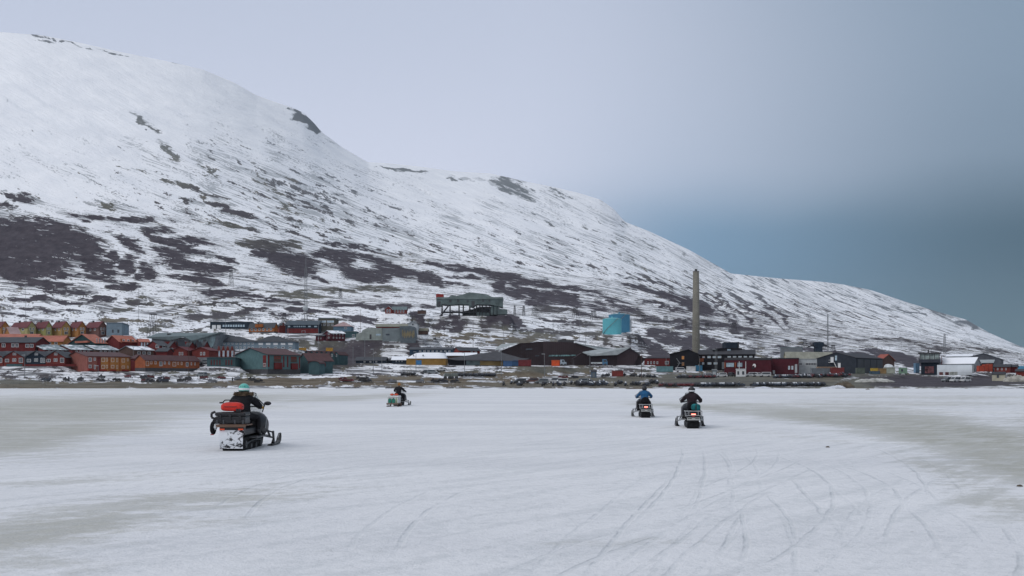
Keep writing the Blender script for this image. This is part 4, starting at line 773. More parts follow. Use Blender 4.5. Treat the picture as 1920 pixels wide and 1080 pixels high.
# dark brown research hall
un = site('research_centre', 'huge dark brown angular research hall with folded roofline', 'hall', 900, 470, 684, pad=(66, 30))
DBR = mat((.030, .021, .024), .8, .15, .06, seam=.35)
solid(un, 'left_wing', [(905, 690), (1018, 690), (1018, 640.5), (1010, 640.3), (1000, 642), (975, 643.5), (941, 657), (905, 671)], 900, 470, 684, DBR, 0, 26)
solid(un, 'middle_wing', [(1018, 690), (1125, 690), (1120, 655), (1075, 642.5), (1065, 641.5), (1018, 640.5)], 900, 470, 684, mat((.042, .030, .033), .8, .15, .06, seam=.35), -.8, 24)
solid(un, 'window_band', [(1028, 668.5), (1078, 667.5), (1080, 665.3), (1030, 665.6)], 900, 470, 684, mat((.13, .24, .25), .2, .5, 1.2), -.95, -.803)
solid(un, 'window', [(1004, 668), (1011, 668), (1011, 666), (1004, 666)], 900, 470, 684, GLASS, -.12, -.003)
solid(un, 'window', [(986, 656), (998, 656), (998, 653.5), (986, 653.5)], 900, 470, 684, GLASS, -.12, -.003)
rf = MB(); u = lambda px, py, d: ((px-900)*470/F, d, (684-py)*470/F)
rf.add([u(928, 657.5, -.6), u(974, 642.6, -.6), u(940, 643.3, 12), u(930, 650, 12)], [(0, 1, 2, 3)]); rf.build('roof_light', R_LG, un)
rf = MB(); rf.slab([u(1078, 642, -1.4), u(1122, 655.5, -1.4), u(1150, 652.6, 22), u(1174, 651, 30), u(1084, 642, 30)], .3); rf.build('roof', R_LG, un)
solid(un, 'roof_plant', [(1048, 641), (1078, 641), (1078, 636.5), (1064, 636.5), (1063, 634), (1056, 634.5), (1048, 636.5)], 900, 470, 684, DKF, 8, 14)
fh = site('front_hall', 'dark brown hall with light grey sloping roof and tall gable end', 'hall', 1075, 440, 684.5, pad=(32, 22))
solid(fh, 'left_gable', [(1078, 690), (1108, 690), (1108, 666.5), (1092, 660.3), (1075, 672)], 1075, 440, 684.5, DBR, 0, 20)
solid(fh, 'front_wall', [(1108, 690), (1157, 690), (1157, 664.5), (1108, 666.3)], 1075, 440, 684.5, DBR, .4, 20)
solid(fh, 'right_gable', [(1157, 690), (1186, 690), (1198, 664.5), (1179, 651.6), (1157, 665)], 1075, 440, 684.5, mat((.038, .026, .030), .8, .15, .06, seam=.35), 0, 20)
u = lambda px, py, d: ((px-1075)*440/F, d, (684.5-py)*440/F)
rf = MB(); rf.slab([u(1092, 660, -.5), u(1108, 666, -1.0), u(1157, 664.2, -1.0), u(1180, 651.2, -.6), u(1178, 650.8, 18), u(1118, 654.5, 10)], .35); rf.build('roof', R_LG, fh)
rf = MB(); rf.slab([u(1179, 651.0, -.6), u(1199, 664, -.6), u(1214, 672, 18), u(1184, 650.6, 18)], .35); rf.build('roof', R_DK, fh)
solid(fh, 'annexe', [(1186, 690), (1197, 690), (1212, 672.5), (1198, 664.8)], 1075, 440, 684.5, DBR, 2, 12)
# water tanks
def tank(label, pxc, Y, r, base, top, m, rf_):
    t = site('water_tank', label, 'tank', pxc, Y, base, 'water tanks on the slope'); h = (base-top)*Y/F
    PADS.append((X_(pxc, Y)-r-1, Y-r-2, 0, 2*r+2, 2*r+2, zpy(base, Y)))
    MB().lathe([(r, -4), (r, -3.9), (r, h*.5), (r, h*.91), (r, h*.92)], 64).build('wall', m, t, smooth=True)
    MB().lathe([(r+.1, h*.921), (r+.1, h*.93), (r*.6, h*.985), (r*.15, h), (.01, h)], 40).build('roof', rf_, t)
    p = MB()
    for k in range(16):
        a0 = rad(200+k*6.5); a1 = rad(200+(k+1)*6.5); p.tube(((r+.25)*math.cos(a0), (r+.25)*math.sin(a0), h*.06*k), ((r+.25)*math.cos(a1), (r+.25)*math.sin(a1), h*.06*(k+1)), .16, n=5)
    p.build('stair', STEEL, t)
    MB().box(-.5, .5, -.5, .5, h*.99, h+.9).build('hatch', m, t)
    return t
tank('light turquoise water tank with a spiral stair, the nearer one', 1147.5, 680, 6.3, 627, 596, mat((.10, .40, .46), .5, .05, .1), mat((.14, .42, .46), .5, .06, .2))
tank('darker blue water tank half hidden behind the turquoise one', 1161, 705, 7.4, 623, 588, mat((.04, .19, .31), .5, .05, .1), mat((.06, .22, .28), .5, .06, .2))
tank('pale grey tank peeping out behind the darker blue tank', 1173, 720, 4.2, 622, 598, LGREY, LGREY)
# ---- power station
pw = house('black power station hall with gable and orange windows', 1256, 1309, None, 445, 694, 663.5, 655.5, BLACKW, R_DK, th=0, axis='y', name='power_station', cat='power station', pitch=.66, over=.5, depth=16,
  wins=[('F', .41, .52, 1, 667, 674, .9, DKF, mat((.62, .25, .06), .5)), ('F', .41, .52, 1, 679, 686, .9, DKF, mat((.50, .22, .08), .5))])
MB().path([(2.9, -1.3, 5.2), (4.3, -1.3, 3.2), (3.0, -1.3, 1.0), (4.2, -1.3, 0)], .15).box(3.2, 6.0, -1.4, -.01, 3.0, 3.15).build('fire_stair', STEEL, pw)
house('long black two storey wing of the power station with pale windows', 1310, 1415, None, 452, 694, 664, 655, BLACKW, R_DK, th=0, axis='x', depth=14, name='power_station_wing', cat='power station',
  wins=[('F', .05, .13, 1, 667, 671, .6, ORNG, GLASSB), ('F', .14, .33, 2, 667, 671, .6, WHITE, GLASSB), ('F', .33, .42, 1, 667, 671, .7, WHITE, GLASSB), ('F', .5, .98, 5, 667.5, 670, .6, WHITE, GLASSB), ('F', .14, .36, 2, 679, 683, .6, WHITE, GLASSB), ('F', .04, .12, 1, 679, 683, .5, WHITE, GLASSB)],
  bands=[('F', .01, .09, 671.5, 678, ORNG, .3, 'orange_panel'), ('F', .42, .60, 679, 692, GREYW, 2.0, 'entrance_block')])
pb = site('boiler_house', 'dark blue grey boxy boiler house standing on the power station roof', 'building', 1361, 462, 657)
solid(pb, 'wall', [(1361, 662), (1383, 662), (1383, 641.5), (1361, 641.5)], 1361, 462, 657, NAVYW, 0, 8)
solid(pb, 'base_block', [(1348, 664), (1390, 664), (1390, 653.5), (1386, 652.5), (1349, 652.8), (1336, 654.5), (1336, 664)], 1361, 462, 657, BLACKW, -2, 7.9)
solid(pb, 'window', [(1362, 659), (1368, 659), (1368, 655), (1362, 655)], 1361, 462, 657, GLASSB, -2.12, -2.003)
MB().tube((26*462/F, 3, 0), (26*462/F, 3, 16.5*462/F), .35, n=10).build('flue', DKF, pb)
cy = site('chimney', 'very tall slender beige concrete chimney rising behind the power station', 'chimney', 1305, 480, 660)
ht_ = (660-510)*480/F
MB().lathe([(1.95, -6), (1.85, 0), (1.42, ht_)], 32).build('shaft', mat((.165, .157, .132), .9, .10, .12, dirt=.12), cy, smooth=True)
MB().lathe([(1.47, ht_+.003), (1.47, ht_+.35), (1.05, ht_+.353), (1.05, ht_+.2)], 32).build('rim', mat((.14, .13, .12), .9), cy)
MB().lathe([(.62, ht_-.2), (.62, ht_+1.4), (.5, ht_+1.4)], 20).build('flue', DKF, cy)
lad = MB()
for sx_ in (-.25, .25): lad.tube((sx_+1.2, -1.6, 0), (sx_+.75, -1.30, ht_), .04, n=4)
lad.build('ladder', STEEL, cy)
# ---- red brown halls with the emblem
rh = house('dark red flat roofed hall with a white emblem on its wall', 1358, 1446, None, 405, 703, 676, 675, MAROON, R_DK, th=0, kind='flat', depth=15, name='red_hall', cat='hall', over=.3,
  wins=[('F', .03, .22, 1, 679.5, 688, .9, DKF, GLASSB, 3), ('F', .27, .40, 1, 679.5, 688, .85, DKF, GLASSB, 3)], bands=[('F', .0, .025, 679, 690, ORNG, .12, 'orange_panel'), ('F', .225, .25, 679, 689, ORNG, .12, 'orange_panel')])
em = MB(); eu = lambda x, y: ((x-1358)*405/F, (703-y)*405/F)
def emb(pts, mi): em.prism([eu(*p) for p in pts], -.14, -.006, 'y', mi)
emb([(1410.2, 685.5), (1411.3, 682.6), (1413.2, 681.8), (1415.4, 682.6), (1416.3, 685.0), (1415.8, 688.2), (1414.3, 688.6), (1413.6, 686.6), (1414.0, 685.4), (1412.4, 684.9), (1411.2, 686.4)], 0)
emb([(1409, 691.4), (1409, 688.6), (1410.4, 687.2), (1412, 688.2), (1413.6, 690), (1414, 691.4)], 1)
em.build('emblem', [mat((.75, .75, .75), .6, 0), mat((.015, .015, .02), .6, 0)], rh)
for x in (1386, 1398): MB().box(*(lambda c: (c-.12, c+.12))((x-1358)*405/F), -2.2, -1.96, 0, 5.4).build('flue', WHITE, rh)
MB().box(0, 88*405/F, 2, 4, 6.37, 7.0).build('roof_duct', DKF, rh)
house('second dark red windowless hall right of the emblem hall', 1442, 1497, None, 412, 702, 674, 672.5, MAROON, R_DK, th=0, kind='flat', depth=16, name='red_hall', cat='hall', wins=[('F', .65, .72, 1, 686, 693, .9, WHITE, GLASSB), ('F', .76, .83, 1, 686, 693, .9, WHITE, GLASSB)], doors=[('F', .885, .955, 683, 699, LGREY), ('F', .13, .2, 694, 701, LGREY)])
house('white walled workshop with ribbon window below a beige roof', 1495, 1533, None, 418, 702, 675, 674, LGREY, R_LG, th=0, kind='flat', depth=16, name='workshop', cat='workshop', wins=[('F', .06, .26, 1, 680, 685, .9, WHITE, GLASS, 2), ('F', .38, .98, 1, 680, 685, .95, WHITE, GLASS, 6)])
house('long hall with beige roof and an orange framed gable end', 1470, 1476, 1562, 450, 692, 671, 660, CREAM, roofm((.30, .30, .25)), th=78, axis='y', name='long_hall', cat='hall', bands=[('F', .0, 1, 671, 676, ORNG, .2, 'trim')])
gb = house('plain grey block behind the beige roofed hall', 1463, 1504, None, 500, 690, 652, 652, clad((.17, .185, .20)), R_GR, th=0, kind='flat', depth=14, name='storage_block', cat='building')
# dark hangar
hg = house('large dark grey hangar with white fire doors on its gable', 1532, 1605, 1655, 400, 701, 671, 660.5, clad((.035, .042, .055)), R_DK, th=44, axis='y', name='hangar', cat='hangar', pitch=.5, over=.3,
  doors=[('F', .36, .43, 668.5, 679, WHITE), ('F', .55, .61, 680, 689.5, WHITE)])
aa, bb, he_, hr_ = DIMS[hg.name]
MB().box(aa*.33, aa*.46, -1.2, -.01, 4.55, 4.7).box(aa*.52, aa*.64, -1.2, -.01, 2.3, 2.45).path([(aa*.46, -.6, 4.6), (aa*.53, -.6, 2.4)], .16).path([(aa*.34, -1.15, 5.6), (aa*.47, -1.15, 5.6)], .06).build('fire_stair', WHITE, hg)
put_window(hg, 'F', aa, bb, aa*.495, 7.0-.6, 1.1, 2.2, DKF, GLASSB, 0)
for i in range(4): MB().box(aa+.003, aa+.12, bb*(.05+.24*i), bb*(.05+.24*i+.22), 0, he_*.93).build('hangar_door', mat((.035, .04, .05), .5, .1, .3, seam=1), hg)
house('brown building with a rust red roof right of the dark hangar', 1640, 1652, 1677, 430, 690, 675, 664, BRN, roofm((.30, .075, .05)), th=40, axis='x', name='building', cat='building')
# control tower
ct = site('control_tower', 'black square harbour control tower with a glazed lookout room', 'tower', 1724, 440, 702, pad=(9, 8))
k = 440/F; zt = lambda py: (702-py)*k
MB().box(.6, 7.6, .6, 7, -2, zt(680)).build('shaft', NAVYW, ct)
cbm = MB(); cbm.box(-.2, 8.4, -.5, 7.6, zt(680)+.003, zt(674)); cbm.build('balcony', mat((.03, .035, .05), .6), ct)
rl = MB()
for i in range(12): x = -.15+8.5*i/11; rl.box(x-.04, x+.04, -.48, -.42, zt(674)+.003, zt(674)+.8)
rl.box(-.2, 8.4, -.5, -.4, zt(674)+.803, zt(674)+.9); rl.build('railing', STEEL, ct)
lk = MB()
for (x0, x1) in [(.1, .35), (2.0, 2.3), (4.0, 4.3), (5.9, 6.2), (7.85, 8.1)]: lk.box(x0, x1, .1, .4, zt(674)+.003, zt(663.5)); lk.box(x0, x1, 6.6, 6.9, zt(674)+.003, zt(663.5))
for q in range(0, len(lk.v), 8):
    one = MB(); one.add(lk.v[q:q+8], lk.f[:6]); one.build('window_post', DKF, ct)
MB().box(.3, 7.9, .25, 6.7, zt(674)+.003, zt(663.6)).build('lookout_glass', mat((.22, .27, .26), .15, .6, .35), ct)
MB().box(-.6, 8.8, -.6, 7.6, zt(663.5)+.003, zt(661)).build('roof', DKF, ct)
MB().box(2.2, 5.8, .45, .597, zt(700), zt(687)).build('mural_panel', mat((.11, .05, .055), .8, .6, .9), ct)
MB().tube((3.6, 3, zt(661)), (3.6, 3, zt(656)), .3, n=8).path([(4.8, 3, zt(661)), (4.8, 3, zt(654.5))], .07, n=4).build('antenna', DKF, ct)
ss = MB()
for i in range(7): ss.tube((8.9, 1+(i % 2)*3, zt(702)+i*1.1), (8.9, 1+((i+1) % 2)*3, zt(702)+(i+1)*1.1), .14, n=5)
ss.box(8.8, 9.5, .5, 4.5, zt(677), zt(676.5)).build('stair', mat((.2, .05, .05), .7), ct)
# white halls on the right
house('large white roofed hall with pale grey gable end right of the tower', 1758, 1826, 1838, 430, 702, 681, 670, clad((.26, .28, .30)), R_FS, th=46, axis='x', name='white_hall', cat='hall')
ah = site('arched_hall', 'white barrel roofed hall with open dark arched end', 'hall', 1757, 418, 703, pad=(14, 9)); L = 60*418/F
pr = [(9*math.cos(rad(t))*.5+4.5, 4.2*math.sin(rad(t))**.8) for t in range(0, 181, 12)]
MB().prism([(y, z) for y, z in pr], 0, L, 'x').build('shell', mat((.46, .49, .52), .6, .06, .2, seam=.6), ah, smooth=False)
MB().prism([(y*.86+.6, z*.88) for y, z in pr], L+.003, L+.05, 'x').build('opening', DKF, ah)
house('wide dark grey hangar with snowy roof behind the white halls', 1800, 1877, None, 470, 688, 673, 662, clad((.085, .09, .105)), R_SN2, th=0, axis='y', depth=30, name='hangar', cat='hangar', pitch=.58, over=.5)
house('long flat snow covered roof building stretching left of the dark hangar', 1775, 1822, None, 500, 690, 668, 663.5, LGREY, R_FS, th=0, axis='x', depth=18, name='long_hall', cat='hall')
house('open shed with pale metal roof sheltering red containers', 1836, 1862, None, 440, 697, 681, 674.5, BLACKW, R_LG, th=0, kind='shed', axis='y', depth=8, name='shed', cat='shed', over=.3)
house('red house with dark roof, the wide one right of the red containers', 1864, 1893, None, 425, 699, 688, 683, REDW2, R_DK, th=0, axis='x', depth=9, name='house', wins=[('F', .1, .9, 3, 690, 694, .3)])
house('small red house with dark roof beside the wide red one', 1892, 1906, None, 430, 699, 688, 683.5, REDW, R_DK, th=0, axis='x', depth=9, name='house')
house('house with bright blue roof at the right edge', 1907, 1940, None, 450, 700, 692, 686.5, NAVYW, roofm((.03, .16, .26)), th=0, axis='x', depth=9, name='house')
house('red house cut by the right edge below the blue roof', 1905, 1945, None, 405, 707, 696, 692, REDW2, R_DK, th=0, axis='x', depth=9, name='house')
house('cream hut with dark roof and single window near the shore', 1860, 1884, None, 375, 714.5, 702, 697.5, CREAM, R_DK, th=0, axis='x', depth=5, name='hut', cat='hut', over=.25, wins=[('F', .36, .56, 1, 703, 708.5, .9, DKF, GLASS)])
house('red building with white framed windows behind the dark brown halls', 1208, 1258, None, 470, 687, 673.5, 672, REDW, R_DK, th=0, kind='flat', depth=10, name='low_building', cat='building', wins=[('F', .08, .55, 4, 677.5, 682.5, .5), ('F', .75, .95, 1, 677, 683, .7)])
# ---- booths, kiosks, sheds
house('small white kiosk with two windows in front of the emblem hall', 1380, 1398, None, 388, 706, 693.5, 693, WHITE, mat((.5, .52, .54), .6), th=0, kind='flat', depth=3.5, name='kiosk', cat='kiosk', wins=[('F', .12, .35, 1, 696, 702.5, .9, DKF, GLASS, 0), ('F', .62, .88, 1, 696, 702.5, .9, DKF, GLASS, 0)])
house('narrow pale grey booth on the edge of the embankment', 1335, 1343.5, None, 384, 707, 694.5, 694, GREYW, R_LG, th=0, kind='flat', depth=1.8, name='booth', cat='booth', doors=[('F', .2, .8, 697, 706.5, LGREY)])
house('blue grey shed with dark pitched top among the parked snowmobiles', 1108, 1118.5, None, 370, 708, 697, 694, clad((.10, .14, .19)), R_DK, th=0, axis='x', depth=2.2, name='shed', cat='shed', over=.15, doors=[('F', .3, .7, 699, 707.5, GREYW)])
# ---- containers
def container(label, l, r_, Y, py, top, col, th=0, group=None, d=2.4):
    a, b, A, rz = frame_of(l, r_, None, Y, th, d); h = (py-top)*Y/F
    o = empty('container', (A[0], A[1], zpy(py, Y)), rz, label, 'container', group); m = mat(col, .6, .12, .8)
    q = MB().box(0, a, 0, b, -.4, h); n = max(4, int(a/.5))
    for j in range(n): q.box(a*(j+.25)/n, a*(j+.65)/n, -.06, -.003, .15, h-.12)
    q.build('body', m, o)
    e = MB()
    for x in (0, a-.14): e.box(x, x+.14, -.1, -.063, -.05, h)
    e.box(.14, a-.14, -.1, -.063, h-.12, h).box(.14, a-.14, -.1, -.063, 0, .12); e.build('corner_frame', mat(tuple(c*.7 for c in col), .6), o)
    MB().box(-.03, a+.03, -.12, b+.03, h+.003, h+.07).build('roof', mat(tuple(min(.6, c*1.3+.05) for c in col), .7, snow=.55), o)
    PADS.append((A[0], A[1], rz, a, b, zpy(py, Y)))
    return o
TQ = (.12, .24, .26)
container('faded turquoise shipping container left of the white one', 1232, 1262, 418, 697, 687, TQ); container('white shipping container beside the bright blue one', 1289, 1304.5, 412, 696.5, 687, (.5, .5, .5))
container('bright blue container between the white one and the power station entrance', 1305, 1317, 414, 695.5, 685.5, (.03, .16, .27))
container('bright orange container in front of the dark brown hall', 1034.5, 1049.5, 430, 686, 675.5, (.70, .10, .025))
container('blue container with pale end left of the dark red container', 943, 961, 420, 687, 677, (.04, .10, .22)); container('second blue container touching the dark red container', 961, 972, 424, 686, 675.5, (.05, .13, .28))
container('dark red long container with snow on its lid', 972, 996, 420, 686.5, 675, (.16, .02, .025))
container('red container beside the shore path', 1148, 1168.5, 385, 705.5, 695.5, (.20, .03, .025))
container('grey container in front of the dark hangar', 1523, 1560, 388, 701, 690.5, (.15, .17, .19)); container('dark red container at the hangar corner', 1560, 1583, 386, 702, 689.5, (.18, .03, .03))
container('light brown container lid visible behind the grey container', 1534, 1568, 393, 700, 688, (.30, .20, .13))
container('green and rusty container beside the hangar doors', 1608, 1622, 392, 700, 690, (.09, .11, .09)); container('yellow container on the yard', 1636, 1646, 394, 698, 690.5, (.45, .30, .04)); container('blue skip under the yellow container', 1634, 1650, 390, 701.5, 696, (.05, .09, .13))
container('ochre brown container on the yard', 1648, 1662, 396, 701, 691, (.28, .18, .08)); container('long dirty white container on the yard', 1660, 1678, 402, 700, 689.5, (.36, .38, .32))
for i, (l, r_, b, t_) in enumerate([(1836, 1846, 696, 686), (1846, 1853, 696, 683.5), (1853, 1861, 697, 682.5)]):
    container('orange red container under the pale roofed shed, %s of three' % ['left', 'middle', 'right'][i], l, r_, 425+i, b, t_, (.38, .055, .025), group='orange red containers')
container('pale blue container beside the control tower', 1717, 1724, 450, 697, 681, (.12, .22, .33))
for i, px in enumerate([1782, 1787, 1791]):
    container('pale pallet box in front of the white arched hall, %s' % ['leftmost', 'middle one', 'rightmost'][i], px, px+4, 400, 703, 697.5, (.35, .36, .33), d=1, group='pallet boxes at the arched hall')
for i, px in enumerate([1763, 1774]):
    container('small brown crate in front of the white arched hall, %s' % ['left one', 'right one'][i], px, px+5, 402, 703, 698, (.12, .04, .04), d=1, group='brown crates at the arched hall')
# green caravan
cv = site('caravan', 'pale green square caravan with a dark window on the yard', 'caravan', 1685, 388, 703); a_ = 15*388/F; q = MB().box(0, a_, 0, 2, .5, 2.75)
q.build('body', mat((.15, .25, .18), .6), cv); MB().box(-.08, a_+.08, -.1, 2.1, 2.753, 2.88).build('roof', LGREY, cv); put_window(cv, 'F', a_, 2, a_*.4, 1.75, .7, .9, DKF, GLASS, 0)
for x in (.5, a_-.5): MB().tube((x, -.05, .3), (x, .2, .3), .33, n=14).build('wheel', DKF, cv)
# covered boat
bo = site('boat', 'small white boat lying hull up on the yard right of the hangar', 'boat', 1657, 405, 690); L = 18*405/F
MB().ball((L/2, 1, .2), (L/2, 1.0, 1.6), 20, 10, fn=lambda p: Vector((p.x, p.y, max(p.z, -.1)*(1-.25*(p.x+1)*.5)))).build('hull', mat((.55, .58, .6), .4), bo, smooth=True)
MB().prism([(.1, -.1), (L-.1, -.1), (L-.3, .25), (.2, .25)], -.1, 2.1, 'y').build('gunwale', DKF, bo)
# ---- vehicles
def car_proto(kind, col):
    r = empty('parked_car', (0, 0, 0)); m = mat(col, .35, .05, 1)
    H = {'van': 1.95, 'suv': 1.75, 'pickup': 1.7}[kind]; L = 4.7
    body = [(-L/2, .45), (-L/2, .95), (-L/2+.15, 1.0), (L/2-.9, 1.02), (L/2-.1, .85), (L/2, .6), (L/2-.05, .35), (-L/2+.1, .35)]
    MB().prism(body, -.88, .88, 'y').build('body', m, r, bevel=.05)
    x1 = {'van': L/2-1.2, 'suv': L/2-1.5, 'pickup': L/2-1.5}[kind]; x0 = {'van': -L/2+.05, 'suv': -L/2+.2, 'pickup': -.6}[kind]
    MB().prism([(x0, 1.023), (x1+.55, 1.023), (x1-.1, H-.1), (x1-.3, H), (x0+.2, H), (x0+.05, H-.15)], -.78, .78, 'y').build('cabin', m, r, bevel=.04)
    g = MB(); g.prism([(x0+.3, 1.12), (x1+.25, 1.12), (x1-.2, H-.2), (x0+.35, H-.2)], -.80, -.783, 'y').prism([(x0+.3, 1.12), (x1+.25, 1.12), (x1-.2, H-.2), (x0+.35, H-.2)], .783, .80, 'y')
    g.prism([(-.68, 1.15), (.68, 1.15), (.6, H-.2), (-.6, H-.2)], x0-.02, x0+.03, 'x'); g.slab([(x1+.53, -.66, 1.1), (x1+.53, .66, 1.1), (x1-.06, .6, H-.13), (x1-.06, -.6, H-.13)], .02); g.build('window', GLASS, r)
    for x in (-1.4, 1.45):
        for y in (-.8, .8): MB().tube((x, y-.1, .34), (x, y+.1, .34), .34, n=14).build('wheel', DKF, r)
    for y in (-.65, .65): MB().box(L/2-.06, L/2+.01, y-.14, y+.14, .66, .8).build('headlight', WHITE, r)
    return r
CP = {}
def car(label, px, Y, kind, col, rz, group=None):
    key = (kind, col)
    o = copy_tree(CP[key]) if key in CP else car_proto(kind, col); CP.setdefault(key, o)
    z = gz(px, Y); o.location = (X_(px, Y), Y, z); o.rotation_euler = (0, 0, rad(rz)); tag(o, label, 'car', group); VEH.append(o); return o
VEH = []
WH, GY, DG = (.50, .51, .52), (.16, .18, .19), (.04, .045, .05)
car('grey car parked left of the two white vans near the shore', 1777, 362, 'suv', GY, 205); car('white van near the shore, left of the pair', 1791, 360, 'van', WH, 215, 'white vans near the shore'); car('white van near the shore, right of the pair', 1810, 360, 'van', WH, 215, 'white vans near the shore')
car('white estate car right of the white kiosk', 1408, 392, 'suv', WH, 185); car('white pickup between the estate car and the van', 1421, 390, 'pickup', WH, 10); car('white van by the dark red hall', 1434, 396, 'van', WH, 180); car('black car left of the white kiosk', 1372, 394, 'suv', DG, 60)
car('white car left of the grey booth', 1329, 392, 'suv', WH, 20); car('white car right of the grey booth', 1352, 392, 'suv', WH, 190); car('white van in front of the black power station gable', 1277, 420, 'van', WH, 0)
car('grey car in front of the ochre hall', 811, 415, 'suv', GY, 10); car('dark car left of the grey car at the ochre hall', 799, 416, 'suv', DG, 170); car('white pickup at the ochre hall corner', 826, 418, 'pickup', WH, 15)
for i, (px, kd, cl_) in enumerate([(974, 'suv', DG), (997, 'suv', (.12, .06, .05)), (1016, 'suv', GY), (1041, 'van', WH), (1053, 'van', WH), (1092, 'suv', GY)]):
    car(['dark green', 'rusty brown', 'grey', 'white left', 'white right', 'grey blue'][i]+' car parked on the shore track ' + ['leftmost of its row', 'second of its row', 'third of its row', 'of the white pair', 'of the white pair', 'near the blue grey shed'][i], px, 345+i % 2*4, kd, cl_, 200-i*7)
for i, (px, Y) in enumerate([(378, 390), (385, 420), (420, 424)]): car('car under snow dust between the red houses, ' + ['front', 'rear left', 'rear right'][i], px, Y, 'suv', GY, 150)
# trucks
tk = site('truck', 'flatbed truck with blue cab in front of the dark brown front hall', 'truck', 1108, 415, 686)
MB().box(0, 4.6, 0, 2.3, .9, 1.5).build('load_bed', LGREY, tk); MB().prism([(4.7, .5), (6.8, .5), (6.8, 1.6), (6.3, 2.7), (4.7, 2.7)], 0, 2.3, 'y').build('cab', mat((.05, .14, .24), .4), tk, bevel=.06)
for x in (1, 2.2, 5.8): MB().tube((x, -.06, .5), (x, .25, .5), .5, n=14).build('wheel', DKF, tk)
MB().prism([(5.2, 1.6), (6.45, 1.6), (6.15, 2.4), (5.2, 2.4)], -.03, -.003, 'y').build('window', GLASS, tk)
tk = site('truck', 'white and blue lorry cab beside the bright orange container', 'truck', 1050.5, 426, 686)
MB().prism([(0, .5), (2.6, .5), (2.6, 1.5), (1.9, 1.7), (1.6, 2.6), (0, 2.6)], 0, 2.3, 'y').build('cab', mat((.30, .36, .42), .4), tk, bevel=.06)
for x in (.6, 2.0): MB().tube((x, -.06, .48), (x, .25, .48), .48, n=14).build('wheel', DKF, tk)
MB().prism([(.7, 1.6), (1.75, 1.7), (1.5, 2.35), (.7, 2.35)], -.03, -.003, 'y').build('window', GLASS, tk)
ORD = ['first', 'second', 'third', 'fourth', 'fifth', 'sixth', 'seventh', 'eighth', 'ninth', 'tenth'] + ['%d%s' % (n, 'st' if n % 10 == 1 and n != 11 else 'nd' if n % 10 == 2 and n != 12 else 'rd' if n % 10 == 3 and n != 13 else 'th') for n in range(11, 90)]
# ---------------------------------------------------------------- level the ground under every building
me = ter.data; XY = P[:, :2]; wmx = np.zeros(len(P)); ws = np.zeros(len(P)); zs = np.zeros(len(P))
for (ax, ay, rz, a, b, zb) in PADS:
    c_, s_ = math.cos(rz), math.sin(rz); dx = XY[:, 0]-ax; dy = XY[:, 1]-ay
    m = (abs(dx) < 120) & (abs(dy) < 120); i = np.nonzero(m)[0]
    lx = dx[i]*c_+dy[i]*s_; ly = -dx[i]*s_+dy[i]*c_
    d = np.hypot(np.maximum(0, np.maximum(-lx, lx-a)), np.maximum(0, np.maximum(-ly, ly-b))); d = np.where(ly < 0, d*1.25, d)
    wgt = np.exp(-(d/5.0)**2); ws[i] += wgt**2; zs[i] += wgt**2*(zb-.08); wmx[i] = np.maximum(wmx[i], np.exp(-(np.maximum(0, d-2.0)/6.0)**2))
mk = ws > 1e-9; P[mk, 2] = P[mk, 2]*(1-wmx[mk])+wmx[mk]*zs[mk]/ws[mk]
me.vertices.foreach_set('co', P.astype(np.float32).ravel()); me.update()
PYn = HZ+(HC-P[:, 2])*F/P[:, 1]
_top = np.arange(len(P)) >= NR*C
PYn = np.where(_top, PYa, PYn)
bare, tint = paint(PXa, PYn)
FSn = FS+np.where(_top, 0, (PYn-PYa))*1.2
for k_, v_ in (('bare', bare), ('tint', tint)): me.attributes[k_].data.foreach_set('value', v_.astype(np.float32))
me.attributes['flow'].data.foreach_set('vector', np.stack([FSn, PXa, 0*FS], -1).astype(np.float32).ravel())
GY, GZ, GP = P[:, 1].reshape(R, C), P[:, 2].reshape(R, C), PYn.reshape(R, C)
def _col(px): c_ = np.interp(px, cols, np.arange(C)); a = int(c_); return a, min(a+1, C-1), c_-a
def ground_z(x, y):
    px = 960+F*x/y; a, b, t = _col(px)
    return float(np.interp(y, GY[:, a], GZ[:, a])*(1-t)+np.interp(y, GY[:, b], GZ[:, b])*t)
def Y_at(px, py, y0=310):                            # distance at which the slope shows up in that row
    a, b, t = _col(px); g = GP[:NR, a]; ok = np.nonzero((g <= py) & (GY[:NR, a] > y0))[0]
    return float(GY[ok[0], a])
def on(px, Y):
    x = X_(px, Y); return (x, Y, ground_z(x, Y))
for o in VEH: o.location.z = ground_z(o.location.x, o.location.y)
